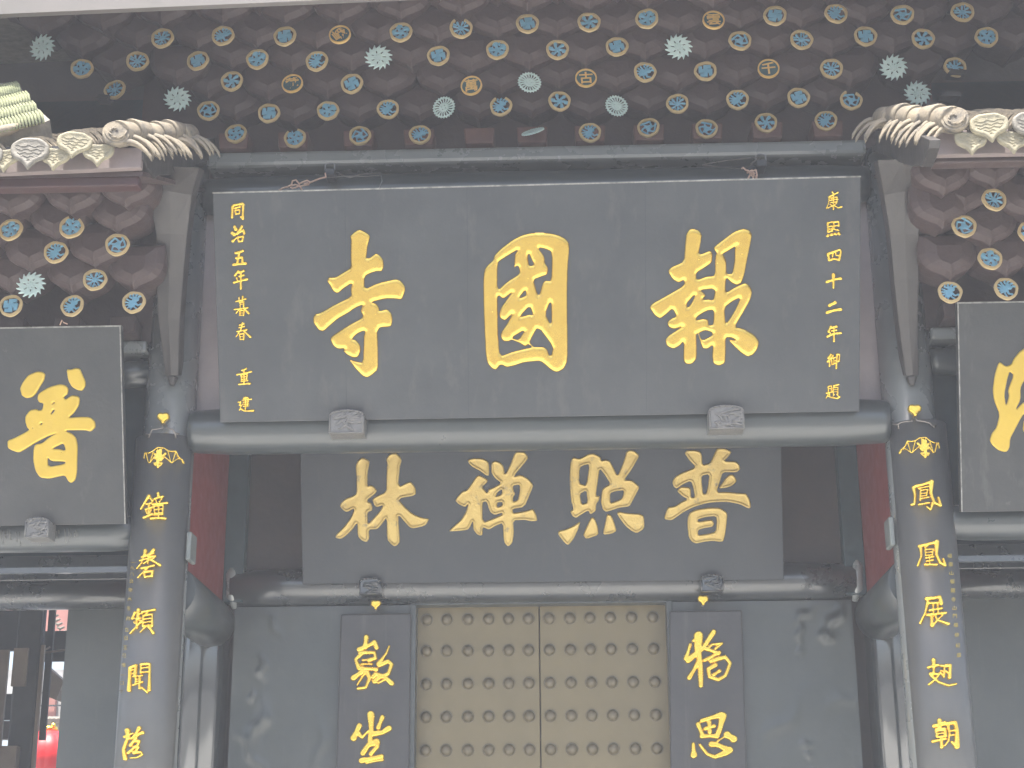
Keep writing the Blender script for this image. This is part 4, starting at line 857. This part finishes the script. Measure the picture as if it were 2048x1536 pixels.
# ---------------------------------------------------------------- small fittings, wires and rope
def fitting(px, py, lab):
    p = onY(px, py, -.36); r = empty('small_floodlight', p, lab, 'floodlight', 'small floodlights on the top beam')
    MB().box((p.x-.035,p.y,p.z-.045), (p.x+.035,p.y+.14,p.z+.008)).build('housing', M['lampgrey'], r, .008)
    MB().tube([(p.x-.036,p.y+.02,p.z+.0),(p.x-.034,p.y+.02,p.z+.045),(p.x-.02,p.y+.02,p.z+.055),(p.x+.02,p.y+.02,p.z+.055),(p.x+.034,p.y+.02,p.z+.045),(p.x+.036,p.y+.02,p.z)], .005, 8).build('bracket_loop', M['lampedge'], r)
fitting(659,338,'small dark floodlight with a wire loop on the top beam, left side'); fitting(1523,320,'small dark floodlight with a wire loop on the top beam, right side')
def wire(name, P, r, m_, lab, cat, Y=-.40):
    o = MB().tube([onY(a, b, Y) for a, b in P], r, 7).build(name, M[m_], None); return tag(o, lab, cat)
wire('cable', [(672,343),(688,352),(700,355),(720,349),(762,346)], .0045, 'wire', 'thin cable leading right from the left floodlight', 'cable')
wire('cable', [(570,382),(590,370),(620,363),(652,356),(690,352),(730,353),(762,350)], .0035, 'wire', 'thin cable sagging along the beam above the main board, left', 'cable')
wire('cable', [(762,350),(764,362),(758,376)], .0035, 'lampedge', 'short wire dropping to the top edge of the main board', 'cable')
wire('cable', [(1404,330),(1440,323),(1480,318),(1518,314)], .0035, 'wire', 'upper thin cable leading left from the right floodlight', 'cable')
wire('cable', [(1404,331),(1440,334),(1484,338)], .0035, 'wire', 'lower thin cable to the rope knot, right', 'cable')
wire('cable', [(1519,316),(1505,325),(1490,338)], .0035, 'wire', 'short cable between right floodlight and rope knot', 'cable')
def knot(cx, cy, sx, sy, seed, extra, lab):
    rr = random.Random(seed); r = empty('rope_knot', onY(cx, cy, -.55), lab, 'rope', 'rope knots over the main board')
    for P in extra: MB().tube([onY(a, b, -.60+rr.uniform(-.02,.02)) for a, b in P], .0065, 7).build('rope_strand', M['rope'], r)
knot(600,374,1,1,2,[[(558,381),(566,376),(575,374),(584,369)],[(583,370),(585,362),(592,360),(597,366),(600,372),(590,369),(580,373),(584,377),(592,375),(600,371)],[(598,368),(606,364),(614,361),(620,364),(617,369),(606,371),(600,373)],[(600,372),(604,380)],[(618,366),(630,361),(640,357),(652,354),(650,346)],[(608,368),(616,366)]],'pink rope knotted at the top edge of the main board, left end')
knot(1500,346,1,1,4,[[(1483,338),(1486,335),(1491,340),(1498,343),(1505,342),(1512,340)],[(1495,340),(1501,349),(1506,354),(1509,347),(1502,343)],[(1512,340),(1514,350),(1512,358)],[(1498,345),(1508,350),(1513,357)],[(1500,350),(1496,358)],[(1506,352),(1507,359)],[(1494,346),(1504,340),(1510,348)]],'pink rope bundle knotted at the top edge of the main board, right side')
wire('wire_tie', [(120,650),(124,640),(127,645),(135,648)], .004, 'rope', 'bit of wire tied over the left name board', 'wire', -.62)
for q, x, lab in ((1100, -2.445, 'thin pale speaker box on the inner side of the left front column'), (1074, 2.435, 'thin pale speaker box on the inner side of the right front column')):
    z = 4.02 if x < 0 else 4.06; s = 1 if x < 0 else -1
    o = MB().box((min(x, x+s*.035),-.12,z-.10), (max(x, x+s*.035),.06,z+.10)).build('speaker_box', M['white'], None, .01); tag(o, lab, 'speaker', 'pale boxes on the front columns')
# ---------------------------------------------------------------- seen through the left doorway
def bx(name, q0, q1, Y, dep, m_, parent, bev=0):
    a, b = onY(*q0, Y), onY(*q1, Y)
    if abs(q1[1]-q0[1]) > 200: a.x, b.x = onY(q0[0], 1440, Y).x, onY(q1[0], 1440, Y).x
    return MB().box((min(a.x, b.x),Y,min(a.z, b.z)), (max(a.x, b.x),Y+dep,max(a.z, b.z))).build(name, M[m_], parent, bev)
inn = empty('inner_gallery', (-5, 3, .15), 'dark timber posts and beams of the gallery seen through the left doorway', 'building')
bx('post', (18,1180), (68,1720), 2.6, .05, 'darkwood', inn, .02); bx('post_edge', (69,1290), (77,1720), 2.62, .03, 'tan', inn)
bx('post', (80,1200), (93,1480), 3.0, .03, 'darkwood', inn); bx('cross_beam', (-60,1200), (84,1300), 3.2, .05, 'darkwood', inn)
bx('cross_beam', (-80,1264), (150,1300), 3.6, .05, 'darkwood', inn); bx('cross_beam', (84,1302), (150,1322), 3.7, .04, 'darkwood', inn)
bx('hanging_panel', (28,1296), (50,1372), 2.5, .03, 'tan', inn); bx('post', (-30,1300), (6,1720), 2.9, .03, 'tan', inn); bx('low_panel', (-30,1492), (38,1720), 2.5, .1, 'tan', inn)
bx('cross_beam', (-30,1388), (34,1438), 3.3, .1, 'darkwood', inn); bx('cross_beam', (-30,1442), (34,1478), 3.35, .1, 'brownpanel', inn)
for P in ([(70,1284),(82,1304),(100,1294)],[(55,1308),(82,1306),(130,1300)]): MB().tube([onY(a, b, 2.95) for a, b in P], .009, 6).build('pipe', M['tan'], inn)
a = [onY(*q, 4.2) for q in ((92,1330),(128,1362),(112,1400),(92,1392))]; MB().prism(a, [p+Vector((0,.15,0)) for p in a]).build('plank', M['tan'], inn)
far = empty('courtyard_hall', (-5.6, 9, 0), 'sunlit pink and pale hall behind the gate, glimpsed through the left doorway', 'building')
bx('pink_wall', (60,1190), (190,1272), 8.5, .2, 'pinkwall', far); bx('pale_wall', (40,1340), (190,1700), 9.5, .2, 'whitewall', far); bx('pink_pier', (100,1380), (107,1440), 9.4, .08, 'pinkwall', far)
for y in (1384, 1410): bx('rail', (60,y), (190,y+1.5), 9.3, .04, 'lacquer', far)
bx('pale_wall', (-20,1340), (60,1400), 9.2, .2, 'whitewall', far)
for j in range(6):
    p = onY(98+j*4, 1222+j*8, 8.2); MB().tube([p, p+Vector((.04,0,-.02)), p+Vector((.09,0,.0))], [.012,.020,.012], 8).build('roof_tile', M['tilegrey'], far)
for j in range(9):
    for k in range(3):
        p = onY(76+j*8+k*4, 1446+k*8, 8.0); MB().tube([p, p+Vector((0,.3,.06))], .055, 8).build('roof_tile', M['tilegrey'], far)
lan = empty('red_lantern', onY(92,1560,7.2), 'big glossy red silk lantern with gilt cap seen through the left doorway', 'lantern')
pc = onY(94,1512,7.2)
for k in range(14):
    a0, a1 = 2*math.pi*k/14, 2*math.pi*(k+1)/14; rings = []
    for t in range(11):
        th = -math.pi/2+.25+(math.pi-.5)*t/10; rad, z = .31*math.cos(th), pc.z+.29*math.sin(th)
        rings.append([(pc.x+rad*math.cos(a0+(a1-a0)*u/4)*(1+.03*math.sin(math.pi*u/4)), pc.y+rad*math.sin(a0+(a1-a0)*u/4)*(1+.03*math.sin(math.pi*u/4)), z) for u in range(5)])
    MB().loft(rings, True, False, False).build('gore', M['lantern'], lan)
MB().tube([pc+Vector((0,0,.275)), pc+Vector((0,0,.32))], [.10,.09], 16).build('cap', M['goldbright'], lan)
MB().tube([pc+Vector((.06,-.05,.30)), pc+Vector((.06,-.05,.35))], .025, 8).build('finial', M['goldbright'], lan)
